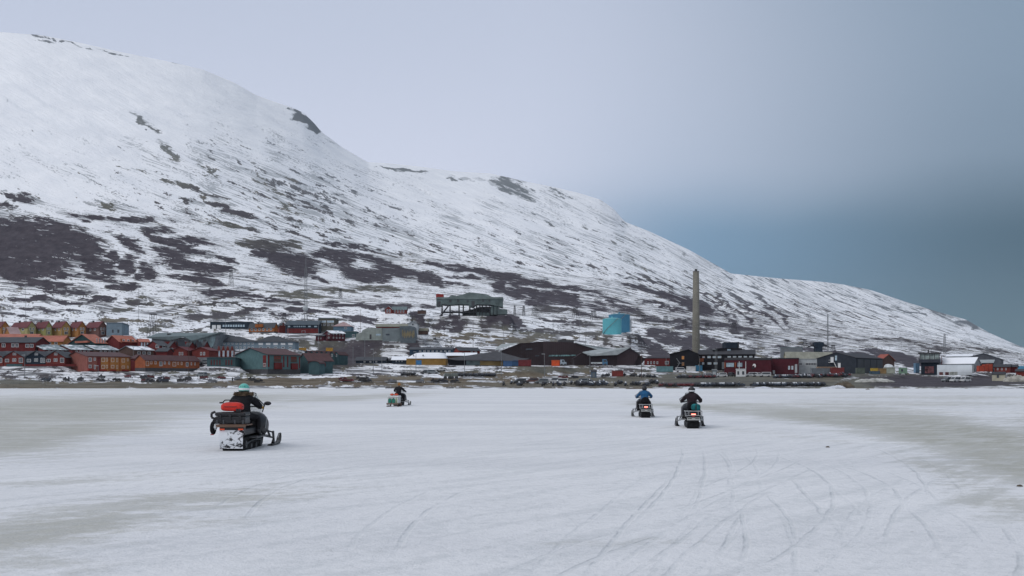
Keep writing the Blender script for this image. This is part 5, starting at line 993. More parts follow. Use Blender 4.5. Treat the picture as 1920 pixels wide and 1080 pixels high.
# ---- poles, masts, trestles
def pole(label, px, Y, top, kind='pole', r=.11, group='street lamps and poles of the town', name='street_lamp', cat='lamp post'):
    x, y, z = on(px, Y); h = zpy(top, Y)-z
    o = empty(name, (x, y, z), 0, label, cat, group)
    MB().tube((0, 0, -.5), (0, 0, h), r*1.2, r*.7, n=8).build('post', STEEL if kind != 'wood' else BRN, o)
    if kind == 'lamp': MB().box(-1.1, .1, -.12, .12, h-.02, h+.14).build('lamp_head', LGREY, o)
    if kind == 'wood': MB().box(-.9, .9, -.1, .1, h-.6, h-.4).build('crossarm', BRN, o)
    return o
PL = [(46.5, 380, 666, 'lamp', 'lamp post in front of the grey basement wall'), (184, 385, 686, 'lamp', 'lamp post in front of the pink and ochre terrace'), (5, 490, 590, 'wood', 'wooden pole above the cut off yellow house'), (57, 496, 612, 'pole', 'thin pole before the pale yellow house'), (87, 496, 612, 'pole', 'thin pole before the olive yellow house'), (115, 480, 616, 'pole', 'thin pole before the warm yellow house'), (250, 412, 650, 'pole', 'thin pole by the snow roofed olive house'), (354, 405, 640, 'wood', 'wooden pole in the red cluster'), (449, 440, 640, 'pole', 'thin pole behind the teal building'),
 (423, 600, 595, 'pole', 'thin pole left of the ochre villa'), (540, 560, 604, 'pole', 'thin pole left of the blue school'), (597, 545, 596, 'lamp', 'lamp post between the blue school and the maroon house'), (662, 470, 650, 'pole', 'thin pole on the dark slope'), (684, 500, 620, 'pole', 'thin pole at the museum corner'), (700, 430, 655, 'lamp', 'lamp post below the museum slope'), (716, 435, 657, 'pole', 'thin pole right of the museum slope lamp'), (780, 428, 660, 'lamp', 'lamp post before the ochre hall'), (798, 470, 650, 'pole', 'pole on the blue long building'), (835, 500, 640, 'pole', 'thin pole above the dark red barn'), (871, 405, 662, 'lamp', 'lamp post before the dark pitched hall'), (940, 400, 660, 'lamp', 'lamp post right of the dark pitched hall'), (1021, 395, 664, 'lamp', 'lamp post before the dark brown hall'), (1106, 392, 666, 'lamp', 'lamp post before the front hall'), (1203, 380, 665, 'wood', 'wooden pole beside the shore track'), (1249, 440, 671, 'pole', 'thin pole at the red low building'),
 (1312, 405, 668, 'pole', 'pole by the bright blue container'), (1341, 400, 655, 'lamp', 'lamp post behind the grey booth'), (1344, 430, 650, 'pole', 'taller thin pole behind the grey booth'), (1378, 420, 668, 'pole', 'thin pole left of the twin flues'), (838, 600, 592, 'pole', 'thin pole left of the stilted station'), (887, 620, 600, 'wood', 'double wooden pole under the stilted station'), (944, 620, 612, 'pole', 'thin pole below the stilted station'), (1037, 700, 575, 'pole', 'thin pole right of the stilted station'), (1098, 580, 628, 'pole', 'short pole above the dark brown hall'), (1087, 760, 585, 'pole', 'thin pole left of the water tanks'), (1806, 345, 722, 'pole', 'thin marker stake on the snow by the shore'), (676, 760, 580, 'wood', 'wooden pole left of the small red house'), (48, 800, 520, 'pole', 'thin pole on the dark slope above the yellow houses'), (260, 830, 532, 'pole', 'thin pole on the slope above the pale blue house'), (598, 840, 540, 'pole', 'thin pole right of the dish mast'), (1150, 720, 580, 'pole', 'thin pole just behind the water tanks')]
for px, Y, top, kd, lb in PL: pole(lb, px, Y, top, kd)
random.seed(4)
for i, (px, bot) in enumerate([(1190, 606), (1222, 608), (1262, 612), (1345, 616), (1580, 652), (1592, 653), (1612, 654), (1629, 652), (1645, 652), (1660, 651), (1690, 653), (1668, 656), (1908, 672), (1914, 671), (1898, 670), (1875, 668), (1815, 664), (1728, 660)]):
    Yp = Y_at(px, bot, 560); x, y, z = on(px, Yp); h = random.uniform(9, 13)*Yp/F
    o = empty('power_pole', (x, y, z), 0, 'thin distant power pole on the snow, %s from the left of its line' % ORD[i], 'power pole', 'distant wooden power poles')
    q = MB(); q.tube((0, 0, -1), (0, 0, h), .10, .08, n=5).box(-.9, .9, -.08, .08, h-.6, h-.45); q.build('post', STEEL, o)
def lattice(label, px, Y, top, w0, w1, name='mast', cat='mast', dish=None, group=None, legs=4, bands=14, r=.12):
    x, y, z = on(px, Y); h = zpy(top, Y)-z; o = empty(name, (x, y, z), 0, label, cat, group); q = MB()
    cs = [(-1, -1), (1, -1), (1, 1), (-1, 1)]; pt = lambda k, t: (cs[k % 4][0]*(w0*(1-t)+w1*t), cs[k % 4][1]*(w0*(1-t)+w1*t), h*t)
    for k in range(4): q.tube((cs[k][0]*w0*1.02, cs[k][1]*w0*1.02, -1), pt(k, 1), r, n=5)
    for i in range(bands):
        t0, t1 = i/bands, (i+1)/bands
        for k in range(4): q.tube(pt(k, t0), pt(k+1, t1), r*.6, n=4); q.tube(pt(k, t1), pt(k+1, t1), r*.6, n=4)
    q.build('lattice', STEEL, o)
    if dish:
        zd = zpy(dish, Y)-z; MB().ball((0, -w0-.6, zd), (1.9, .7, 1.9), 20, 10).build('dish', LGREY, o, smooth=True)
    return o, h
o, h = lattice('tall lattice radio mast with a round white dish left of centre', 573.5, 690, 502, 1.0, .6, dish=578.5, bands=22, r=.09)
MB().tube((0, 0, h), (0, 0, h+8), .15, n=6).build('antenna', STEEL, o)
lattice('slim tall radio mast behind the dark hangar', 1552, 520, 588, .28, .18, bands=24, r=.06)
MB().box(-.5, .5, -.2, .2, 0, .6)
lattice('lattice mast on the right with a narrow top', 1771, Y_at(1771, 664, 500), 626, 1.1, .5, bands=10, r=.14)
lattice('small lattice mast behind the right hangar', 1851, 640, 650, .9, .4, bands=8, r=.12)
# cableway trestles
def trestle(label, px, Y, top, w, name='cableway_trestle', cat='trestle', group='old cableway trestles'):
    x, y, z = on(px, Y); h = zpy(top, Y)-z; o = empty(name, (x, y, z), random.uniform(-.2, .2), label, cat, group); q = MB()
    for sx_ in (-1, -.35, .35, 1):
        for sy in (-1, 1): q.tube((sx_*w, sy*w*.7, -1.5), (sx_*w*.45, sy*w*.35, h), .11, n=5)
    for t in (.25, .5, .75, 1):
        ww = w*(1-.55*t); zz = h*t
        for sy in (-1, 1): q.tube((-ww, sy*w*.7*(1-.5*t), zz), (ww, sy*w*.7*(1-.5*t), zz), .08, n=4)
        q.tube((-ww, 0, zz-h*.22), (ww, 0, zz), .07, n=4); q.tube((ww, 0, zz-h*.22), (-ww, 0, zz), .07, n=4)
    q.build('frame', TIM, o)
    MB().box(-w*.6, w*.6, -w*.4, w*.4, h+.003, h+.55).build('head_beam', TIM, o)
    return o
for px, top, bot, w_, lb in [(433.5, 507, 536, 2.6, 'tall dark cableway trestle alone on the upper slope'), (638.5, 542, 561, 2.2, 'cableway trestle right of the dish mast'), (287, 590, 632, 3.4, 'tall timber trestle standing behind the swept grey hall'), (533, 588, 606, 2.4, 'trestle with pale legs behind the blue school'),
   (965, 574, 592, 1.4, 'thin trestle right of the stilted station, nearest to it'), (982, 574, 593, 1.6, 'thin trestle, second right of the stilted station'), (1003, 574, 592, 3.6, 'wide trestle right of the stilted station'), (1079, 578, 597, 4, 'wide trestle left of the turquoise tank'), (1113, 585, 600, 4, 'wide trestle nearest the turquoise tank'), (1206, 592, 607, 3.5, 'trestle first to the right of the tanks'), (1248, 594, 607, 3.5, 'trestle second to the right of the tanks'), (1283, 600, 612, 3, 'trestle just left of the tall chimney'),
   (1326, 607, 618, 3, 'trestle just right of the tall chimney'), (1376, 607, 618, 3.4, 'trestle on the slope above the boiler house'), (1423, 623, 634, 3.4, 'trestle on the slope right of the boiler flue'), (1476, 638, 650, 2.8, 'trestle above the orange gable'), (1509, 637, 652, 2.8, 'trestle left of the small dark station'), (1562, 648, 660, 2.4, 'trestle right of the slim radio mast')]:
    trestle(lb, px, Y_at(px, bot, 560), top, w_)
x, y, z = on(1534, 760); cs_ = empty('cable_station', (x, y, z), 0, 'small dark cableway head station with spread arms beyond the beige roof', 'station'); hh = zpy(641, 760)-z
MB().prism([(-3, -3), (3, -3), (2.2, hh*.6), (3.4, hh*.65), (3.4, hh*.95), (0, hh), (-3.4, hh*.95), (-3.4, hh*.65), (-2.2, hh*.6)], -3, 3, 'y').build('wall', NAVYW, cs_)
MB().prism([(-8, hh*.55), (-3.4, hh*.7), (3.4, hh*.7), (8, hh*.6), (8, hh*.68), (3.4, hh*.85), (-3.4, hh*.85), (-8, hh*.63)], -1, 1, 'y').build('arm', TIM, cs_)
# ---- parked snowmobiles
def small_sled(col, wind):
    m = MB()
    m.prism([(-1.4, .35), (.2, .35), (1.15, .4), (1.35, .55), (.9, .95), (.35, 1.05), (.2, .8), (-.9, .85), (-1.4, .7)], -.3, .3, 'y', 0)      # body along x
    m.prism([(-1.35, .05), (.3, .05), (.5, .33), (-1.4, .33)], -.2, .2, 'y', 1)
    m.slab([(.55, -.28, 1.0), (.55, .28, 1.0), (.25, .2, 1.38), (.25, -.2, 1.38)], .03, 2)
    m.box(-.95, .1, -.18, .18, .853, .95, 1)
    for s in (-.48, .48): m.prism([(.5, 0), (1.5, 0), (1.75, .25), (1.7, .3), (1.4, .1), (.5, .08)], s-.09, s+.09, 'y', 1); m.tube((1.0, s, .08), (.9, s*.4, .5), .05, n=4, mi=1)
    m.tube((.3, -.4, 1.05), (.3, .4, 1.05), .04, n=4, mi=1)
    return m.mesh('parked_snowmobile', [mat(col, .4, .1, 1), DKF, mat(wind, .3, .1, 1)])
SM = [small_sled(c_, w_) for c_, w_ in [((.02, .022, .03), (.1, .11, .13)), ((.10, .015, .018), (.09, .08, .09)), ((.04, .05, .07), (.55, .57, .6)), ((.02, .02, .022), (.03, .03, .04)), ((.14, .15, .17), (.2, .22, .25))]]
KN = ['navy black', 'dark red', 'pale screened blue', 'plain black', 'grey']
def sleds(where, group, pts, kinds, rz=-75, sc=1.0):
    for i, (px, Y) in enumerate(sorted(pts)):
        x = X_(px, Y); y = Y; z = ground_z(x, y); k = random.choice(kinds)
        o = link(SM[k], 'parked_snowmobile', None, (x, y, z+.02), rad(rz+random.uniform(-14, 14))); o.scale = (sc,)*3
        tag(o, '%s snowmobile, %s from left %s' % (KN[k], ORD[i], where), 'snowmobile', group)
random.seed(21); U = random.uniform
sleds('in the reddish shore row', 'reddish shore row of snowmobiles', [(1237+i*2.75, 322+U(0, 4)+(i % 2)*5) for i in range(27)], [1, 1, 3])
sleds('in the bluish shore row', 'bluish shore row of snowmobiles', [(1311+i*2.7, 322+U(0, 3)) for i in range(26)], [0, 2, 3])
sleds('in the right hand shore row', 'right shore row of snowmobiles', [(1412+i*2.75, 322+U(0, 3)) for i in range(49)], [0, 2, 3])
sleds('in the yard before the red halls', 'yard rows of snowmobiles', [(1453+i*3.2, 382-(j*6)+U(-1, 1)) for j in range(2) for i in range(22)]+[(1523+i*4, 380+U(-2, 2)) for i in range(18)], [0, 2, 3, 1])
sleds('along the ochre wall', 'row of snowmobiles along the ochre wall', [(853+i*3.1, 398+U(-2, 2)) for i in range(25)], [0, 3])
sleds('by the ochre storage hall', 'snowmobiles at the ochre storage hall', [(753+i*3, 402+U(-2, 2)) for i in range(9)], [0, 3])
sleds('round the blue grey shed', 'cluster of snowmobiles round the blue grey shed', [(1082+U(0, 62), 335+U(-8, 20)) for i in range(24)], [0, 2, 3], sc=1.05)
sleds('in the loose group on the mud', 'loose snowmobiles on the mud', [(x+U(-2, 2), 336+U(-9, 8)) for x in (944, 958, 974, 978, 1018, 1021, 1036, 1044, 1049, 1060, 1070, 1081)], [0, 2, 3], sc=1.05)
sleds('in the group behind the blue rider', 'snowmobiles behind the blue rider', [(x+U(-2, 2), 338+U(-8, 12)) for x in (1155, 1160, 1172, 1165, 1186, 1190, 1196, 1208, 1215, 1218, 1223, 1227, 1232)], [0, 2, 3], sc=1.05)
sleds('below the white container', 'snowmobiles below the white container', [(1272+i*3.2, 376+U(-3, 5)) for i in range(22)], [0, 3, 1])
sleds('on the snow strip', 'snowmobiles on the snow strip', [(x, 385+U(-3, 3)) for x in (1130, 1137, 1141, 1170, 1189, 1200, 1207, 1214, 1219, 1226)], [0, 3])
for i, (px, Y, kd, lb) in enumerate([(240, 372, 1, 'red snowmobile in front of the ochre terrace corner'), (191, 368, 3, 'dark snowmobile beside the terrace lamp post'), (270, 368, 0, 'dark snowmobile below the orange terrace'), (281, 369, 1, 'small red snowmobile below the orange terrace'), (302, 358, 2, 'grey snowmobile beside a red one on the snow'), (310, 358, 1, 'red snowmobile beside a grey one on the snow'), (353, 360, 3, 'dark snowmobile heap below the orange terrace end'), (219, 340, 3, 'dark snowmobile alone on the shore mud'), (274, 338, 1, 'red nosed snowmobile near the shore'), (281, 337, 0, 'bulky dark snowmobile near the shore'), (299, 337, 3, 'dark snowmobile next to a covered one'), (307, 336, 2, 'covered grey blue snowmobile near the shore'), (341, 340, 3, 'dark sled lying on a brown patch'), (398, 338, 4, 'round grey covered machine near the shore'), (383, 366, 1, 'reddish machine on the snow above the shore'), (415, 368, 1, 'small red machine left of the teal building'), (445, 362, 4, 'grey machine in front of the teal building'), (472, 358, 3, 'dark machine below the teal gable'), (485, 345, 3, 'flat dark machine on the brown grass'),
   (85, 345, 2, 'pale snowmobile with a cover on the left shore'), (92, 346, 0, 'blue dark snowmobile on the left shore'), (124, 342, 3, 'dark snowmobile left of the standing person'), (151, 346, 3, 'dark snowmobile right of the standing person'), (188, 338, 3, 'low dark sled on the left shore'), (643, 372, 1, 'red snowmobile right of the teal wing'), (675, 370, 3, 'dark snowmobile on the snow below the sheds'), (685, 370, 0, 'second dark snowmobile on the snow below the sheds'), (645, 352, 1, 'red snowmobile on the brown mud'), (657, 352, 1, 'second red snowmobile on the brown mud'), (679, 350, 3, 'dark snowmobile on the brown mud'), (690, 350, 0, 'small dark snowmobile on the brown mud'), (735, 345, 4, 'pale machine on the brown mud'), (788, 345, 4, 'greenish machine on the brown mud'), (814, 344, 3, 'dark snowmobile left of a pair on the mud'), (822, 346, 3, 'middle dark snowmobile of a group on the mud'), (833, 344, 0, 'dark snowmobile right in a group on the mud'), (853, 344, 0, 'dark blue snowmobile right of the group on the mud'), (1053, 380, 1, 'red machine on the snow before the orange container'), (1059, 381, 1, 'second red machine on the snow before the orange container'), (1077, 380, 0, 'dark machine on the snow before the front hall'), (1188, 388, 3, 'dark snowmobile right of the red container'), (1388, 323, 2, 'single pale snowmobile in the gap between the shore rows')]):
    x, y, z = on(px, Y); o = link(SM[kd], 'parked_snowmobile', None, (x, y, z+.02), rad(U(-50, 40)+(180 if i % 2 else 0))); o.scale = (1.15,)*3; tag(o, lb, 'snowmobile', 'scattered parked snowmobiles')
# snow tractor pair on the mud
for i, (px, lb) in enumerate([(839, 'grey tracked trailer with dark wheels on the brown strip, the left one'), (852, 'grey tracked trailer on the brown strip, the right one')]):
    x, y, z = on(px, 372); o = empty('trailer', (x, y, z), .2, lb, 'trailer', 'grey trailers on the brown strip')
    MB().prism([(-1.3, .9), (1.3, .9), (1.1, 2.0), (-1.0, 2.2)], -1, 1, 'y').build('tank_body', mat((.15, .17, .16), .6), o, bevel=.1)
    for s in (-.8, .8):
        for t in (-1.15, .9): MB().tube((s, t, .5), (s, t+.25, .5), .5, n=12).build('wheel', DKF, o)
# gravel heap and snow lumps on the shore
def heap(label, px, Y, L, h, m, name='gravel_heap', cat='heap', dz=0):
    x = X_(px, Y); z = ground_z(x, Y) if Y > 300 else 0
    q = MB(); q.ball((0, 0, 0), (L/2, L*.35, h), 36, 18, fn=lambda p: Vector((p.x, p.y, (max(p.z, -.2))**1.0*(1+.25*math.sin(p.x*7+p.y*4)+.12*math.sin(p.x*17-p.y*13)) if p.z > 0 else -.15)))
    o = q.build(name, m, None, smooth=True, loc=(x, Y, z-.05+dz)); tag(o, label, cat); return o
GRV = mat((.10, .082, .062), .95, .3, .6, bump=.6); SNL = mat((.55, .57, .62), .9, .1, .8, bump=.4)
heap('brown conical gravel heap at the shore right of the snowmobile row', 1583, 306, 6.4, 1.5, GRV); heap('flat snow lump left of the gravel heap', 1570, 300, 5.0, .75, SNL, 'snow_heap')
heap('dirty snow bank on the embankment right end', 1640, 352, 14, 1.1, mat((.36, .36, .34), .95, .3, .5, bump=.5), 'snow_heap'); heap('pale sandy heap right of the cream hut', 1905, 362, 9, 1.9, mat((.32, .31, .28), .95, .25, .5, bump=.5), 'sand_heap')
heap('long flat dark mud ridge beside the blue rider', 1192, 262, 5.6, .28, GRV, 'mud_ridge'); heap('small snow lump before the right shore row', 1430, 296, 5, .45, SNL, 'snow_heap'); heap('low snow lump near the end of the right shore row', 1552, 292, 4.4, .4, SNL, 'snow_heap')
heap('thin dark mud ridge on the snow by the right shore row', 1508, 280, 3.2, .15, GRV, 'mud_ridge'); heap('small dark stone on the snow at the right', 1627, 240, 1.1, .22, GRV, 'stone', 'stone')
heap('small brown clod on the snow at the middle right', 1552, 26.5, .11, .03, GRV, 'clod', 'stone', .05); heap('brown clod on the snow at the right edge', 1912, 16.6, .10, .022, GRV, 'clod', 'stone', .05)
# ---------------------------------------------------------------- riders and their machines
def loft(m, secs, n=20, mi=0):
    """secs = (y, z, rx, rz, power, x) superellipse cross sections"""
    vs = []
    for (y, z, rx, rz, pw, x) in secs:
        for i in range(n):
            a = 2*math.pi*i/n; c_, s_ = math.cos(a), math.sin(a)
            vs.append((x+rx*math.copysign(abs(c_)**(2/pw), c_), y, z+rz*math.copysign(abs(s_)**(2/pw), s_)))
    k = len(secs); fs = [(j*n+i, j*n+(i+1) % n, (j+1)*n+(i+1) % n, (j+1)*n+i) for j in range(k-1) for i in range(n)]
    fs += [tuple(range(n-1, -1, -1)), tuple((k-1)*n+i for i in range(n))]
    return m.add(vs, fs, mi)
def skinned(verts, edges, radii, root=0, sub=1):
    me = bpy.data.meshes.new('skin'); me.from_pydata(verts, edges, []); o = bpy.data.objects.new('skin', me); COL.objects.link(o)
    md = o.modifiers.new('s', 'SKIN'); 
    if not me.skin_vertices: bm = bmesh.new(); bm.from_mesh(me); bm.verts.layers.skin.verify(); bm.to_mesh(me); bm.free()
    sv = me.skin_vertices[0].data
    for i, q in enumerate(radii): sv[i].radius = (q, q) if isinstance(q, (int, float)) else q; sv[i].use_root = (i == root)
    if sub: sb = o.modifiers.new('b', 'SUBSURF'); sb.levels = sub; sb.render_levels = sub
    dg = bpy.context.evaluated_depsgraph_get(); ev = o.evaluated_get(dg); t = ev.to_mesh()
    V = [v.co.copy() for v in t.vertices]; Fc = [tuple(p.vertices) for p in t.polygons]
    ev.to_mesh_clear(); bpy.data.objects.remove(o); bpy.data.meshes.remove(me)
    return V, Fc
BLK = mat((.012, .012, .015), .45, .15, 3); BLKF = mat((.014, .014, .017), .9, .25, 6, bump=.5); RUB = mat((.018, .018, .02), .85, .3, 5)
SILV = mat((.30, .31, .32), .4, .12, 4, metal=.3); SKIN = mat((.42, .24, .18), .6, .05, 4); DGREY = mat((.05, .052, .058), .5, .1, 4)
def flap_mat():
    m = bpy.data.materials.new('snow_caked_rubber'); m.use_nodes = True; n = m.node_tree; b = n.nodes['Principled BSDF']
    t = nd(n, 'ShaderNodeTexCoord'); f = noise(n, vscale(n, t.outputs['Object'], (1, 1, 1.6)), 5.5, 5, .65, .6)
    c_ = mixc(n, ramp(n, f, .42, .49), (.02, .02, .024), (.66, .68, .72)); n.links.new(c_, b.inputs['Base Color']); b.inputs['Roughness'].default_value = .9
    bp = nd(n, 'ShaderNodeBump'); bp.inputs['Distance'].default_value = .03; n.links.new(f, bp.inputs['Height']); n.links.new(bp.outputs[0], b.inputs['Normal'])
    return m
FLAP = flap_mat()
def glass_mat():
    m = bpy.data.materials.new('windscreen'); m.use_nodes = True; b = m.node_tree.nodes['Principled BSDF']
    b.inputs['Base Color'].default_value = (.55, .6, .6, 1); b.inputs['Roughness'].default_value = .12; b.inputs['Alpha'].default_value = .3
    return m
WSG = glass_mat()
def sled(label, px, Y, rz, style):
    X = X_(px, Y); r = empty('snowmobile', (X, Y, -.02), rad(rz), label, 'snowmobile')
    wide = style == 'near'; tw = .27 if wide else .22
    # track: rounded belt with cross lugs
    m = MB(); pr = [(.16*math.cos(rad(a))+.16, .17+.17*math.sin(rad(a))) for a in range(90, 271, 15)]+[(1.95, .0), (2.15, .10), (2.25, .3), (2.1, .36)]
    m.prism(pr, -tw+.01, tw-.01, 'x')
    k = len(pr)
    L = [Vector((0, a, b)) for a, b in pr[:14]]
    for a in range(95, 266, 12): c_, s_ = math.cos(rad(a)), math.sin(rad(a)); m.tube((-tw+.02, .16+.175*c_, .17+.185*s_), (tw-.02, .16+.175*c_, .17+.185*s_), .022, n=4)
    for i in range(15): m.box(-tw+.02, tw-.02, .2+i*.12, .23+i*.12, -.02, .01)
    m.build('track', RUB, r)
    for s in (-1, 1):
        w_ = MB()
        for yy, zz, rr in ((.2, .17, .09), (.75, .1, .07), (1.25, .1, .07), (1.8, .14, .1)): w_.tube((s*(tw-.01), yy, zz), (s*(tw+.03), yy, zz), rr, n=14)
        w_.path([(s*(tw+.02), .2, .17), (s*(tw+.02), .75, .24), (s*(tw+.02), 1.3, .24), (s*(tw+.02), 1.85, .2)], .022); w_.build('suspension_wheels', DGREY, r)
    loft(MB(), [(.05, .47, tw+.02, .09, 5, 0), (1.9, .47, tw+.02, .10, 5, 0)]).build('tunnel', BLK, r)
    for s in (-1, 1): MB().slab([(s*(tw+.02), .55, .34), (s*(tw+.2), .6, .33), (s*(tw+.2), 1.85, .33), (s*(tw+.02), 1.95, .34)], .03).build('running_board', SILV if not wide else DGREY, r)
    # snow flap
    zt, zb = (.62, .08) if wide else (.44, .26)
    fw = tw+.03 if wide else tw-.02
    fl = MB(); n_ = 6; pts = []
    for i in range(n_+1):
        t = i/n_; y = -.06-.09*math.sin(t*2.2); z = zt*(1-t)+zb*t; pts.append((y, z, fw*(1-.06*t)))
    for (y0, z0, w0), (y1, z1, w1) in zip(pts[:-1], pts[1:]): fl.add([(-w0, y0, z0), (w0, y0, z0), (w1, y1, z1), (-w1, y1, z1), (-w0, y0+.02, z0), (w0, y0+.02, z0), (w1, y1+.02, z1), (-w1, y1+.02, z1)], [(0, 1, 2, 3), (7, 6, 5, 4), (0, 4, 5, 1), (2, 6, 7, 3), (0, 3, 7, 4), (1, 5, 6, 2)])
    fl.build('snow_flap', FLAP if wide else RUB, r)
    # cowl
    cw = MB(); cr = .40 if wide else .36
    loft(cw, [(1.45, .62, .20, .14, 2.6, 0), (1.6, .62, cr*.80, .26, 2.8, 0), (1.85, .60, cr, .34, 2.8, 0), (2.15, .58, cr, .36, 2.6, 0), (2.45, .56, cr*.9, .30, 2.4, 0), (2.75, .52, cr*.68, .20, 2.2, 0), (2.9, .50, cr*.35, .10, 2, 0)], 24).build('cowl', BLK, r, smooth=True)
    for s in (-1, 1):
        MB().tube((s*(cr+.005), 1.8, .5), (s*(cr*.98), 2.05, .78), .012, n=5).build('side_trim', SILV, r)
    # seat
    loft(MB(), [(.42, .66, .17, .09, 3, 0), (.7, .69, .19, .12, 3, 0), (1.15, .70, .17, .12, 3, 0), (1.5, .72, .13, .10, 3, 0), (1.65, .74, .10, .06, 3, 0)]).build('seat', BLKF, r, smooth=True)
    # handlebar, mirrors
    bx, by, bz = (.36, 1.62, 1.04) if wide else (.36, 1.54, .955) if style == 'dark' or 'blue' in label else (.40, 1.62, 1.04)
    hb = MB(); hb.path([(-bx, by, bz), (-.16, by+.1, bz+.04), (.16, by+.1, bz+.04), (bx, by, bz)], .018, 8); hb.tube((0, 1.78, .85), (0, by+.1, bz+.04), .03, n=8); hb.build('handlebar', BLK, r)
    for s in (-1, 1):
        if wide:
            q = MB(); q.tube((s*.30, 1.95, .96), (s*.38, 1.9, 1.14), .014, n=6); q.ball((s*.45, 1.88, 1.16), (.10, .05, .055), 12, 8); q.build('mirror', BLK, r, smooth=True)
    # windscreen with rim
    ws = MB(); rim = []
    H = .53 if wide else .40; nseg = 10
    rows_ = []
    for j in range(5):
        t = j/4; row = []
        for i in range(nseg+1):
            u_ = -1+2*i/nseg; w_ = ((.30 if wide else .36)+.08*math.sin(t*2.4))*(1-.55*max(0, t-.55)/.45*abs(u_)**2)
            row.append((u_*w_, 2.10-.36*t*.8-.16*u_*u_, .92+H*t*(1-.22*abs(u_)**3)))
        rows_.append(row)
    V = [p for row in rows_ for p in row]; V2 = [(x, y+.008, z) for x, y, z in V]; W_ = nseg+1; N_ = len(V)
    fs = [(j*W_+i, j*W_+i+1, (j+1)*W_+i+1, (j+1)*W_+i) for j in range(4) for i in range(nseg)]
    ws.add(V+V2, fs+[tuple(q+N_ for q in reversed(f)) for f in fs])
    ws.build('windscreen', WSG, r, smooth=True)
    edge = [rows_[j][0] for j in range(5)]+rows_[4][1:-1]+[rows_[j][-1] for j in range(4, -1, -1)]
    MB().path(edge, .013 if wide else .010, 5).build('windscreen_rim', BLK if style != 'silver' else SILV, r)
    # skis and suspension arms
    for s in (-1, 1):
        x = s*.50; k = MB(); loft(k, [(1.95, .045, .07, .02, 4, x), (2.3, .045, .085, .022, 4, x), (2.85, .05, .08, .022, 4, x), (3.05, .10, .065, .022, 3, x), (3.2, .20, .045, .022, 3, x), (3.27, .29, .025, .02, 2, x)], 12); k.path([(x, 2.72, .07), (x, 2.85, .2), (x, 3.05, .30), (x, 3.27, .30)], .014, 5); k.build('ski', BLK if style != 'silver' else mat((.12, .125, .12), .5), r)
        a = MB(); a.tube((x, 2.42, .06), (x*.98, 2.36, .40), .032, n=8); a.tube((x*.98, 2.38, .36), (s*.2, 2.2, .48), .02, n=6); a.tube((x*.98, 2.38, .22), (s*.2, 2.15, .30), .022, n=6); a.tube((x*.98, 2.38, .22), (s*.2, 2.5, .30), .02, n=6); a.tube((x*.8, 2.38, .26), (s*.26, 2.3, .66), .03, n=8)
        a.build('suspension_arm', SILV if style != 'near' else DGREY, r)
        k = MB(); k.tube((x, 2.3, .07), (x, 2.4, .2), .05, .03, n=8); k.build('ski_mount', BLK, r)
    # rear rack
    rk = MB(); zr = .66; cm = SILV if not wide else mat((.13, .075, .05), .6)
    hw = .36 if wide else .30
    rk.path([(-hw, .5, zr), (-hw, -.14, zr), (hw, -.14, zr), (hw, .5, zr)], .018, 6)
    for i in range(4): rk.tube((-hw, -.05+i*.17, zr), (hw, -.05+i*.17, zr), .012, n=5)
    if wide: rk.box(-hw, hw, -.16, -.12, zr-.05, zr+.02)
    else:
        for s in (-1, 1): rk.path([(s*hw, -.14, zr), (s*hw, -.14, zr-.16), (s*tw, 0, zr-.22)], .016, 6); rk.tube((s*.17, -.14, zr), (s*.17, -.14, zr-.16), .012, n=5)
        rk.path([(-hw, -.14, zr-.16), (hw, -.14, zr-.16)], .014, 6)
        rk.path([(-hw, .5, zr), (-hw, .5, zr+.0)], .016) if 0 else None
    rk.build('rack', cm, r)
    if wide:
        for s in (-1, 1): MB().box(s*.23-.06, s*.23+.06, -.13, -.10, .54, .575).build('tail_light', mat((.55, .07, .025), .4, emit=.25), r)
        MB().box(-.3, .3, -.09, .1, .46, .64).build('rear_panel', BLK, r)
    else:
        loft(MB(), [(-.12, .52, .17, .085, 3, 0), (.3, .54, .22, .12, 3, 0)]).build('rear_panel', BLK, r)
        MB().box(-.08, .08, -.15, -.122, .53, .565).build('tail_light', mat((1.0, .22, .16), .4, 0, emit=4.0), r)
        MB().box(-.045, .045, -.145, -.122, .455, .475).build('reflector', mat((.6, .03, .03), .4), r)
        bp = MB(); bp.box(-.235, -.05, -.17, -.13, .33, .37).box(.05, .235, -.17, -.13, .33, .37).box(-.235, .235, -.165, -.135, .40, .425).box(-.235, -.215, -.165, -.135, .373, .397).box(.215, .235, -.165, -.135, .373, .397); bp.box(-.06, .06, -.16, -.13, .33, .397)
        bp.build('bumper', mat((.42, .43, .42), .5), r)
        # backrest: half round pad
        q = MB(); q.prism([(-.22, .74), (.22, .74)]+[(.22*math.cos(rad(a)), .78+.24*math.sin(rad(a))) for a in range(0, 181, 15)], .34, .46, 'y'); q.build('backrest', BLKF, r, bevel=.015)
    return r
def face_fn(p):                                     # head: brow, nose, chin on an ellipsoid looking along +y
    x, y, z = p
    f = max(0, y)
    nose = .24*math.exp(-((x/.13)**2+((z+.10)/.17)**2))*f; chin = .10*math.exp(-((x/.3)**2+((z+.72)/.2)**2))*f
    eye = -.08*(math.exp(-(((x-.34)/.15)**2+((z-.1)/.1)**2))+math.exp(-(((x+.34)/.15)**2+((z-.1)/.1)**2)))*f
    lip = .04*math.exp(-((x/.2)**2+((z+.42)/.06)**2))*f
    k = 1-.22*max(0, -z)**1.5
    return Vector((x*k, y*k+nose+chin+eye+lip, z))
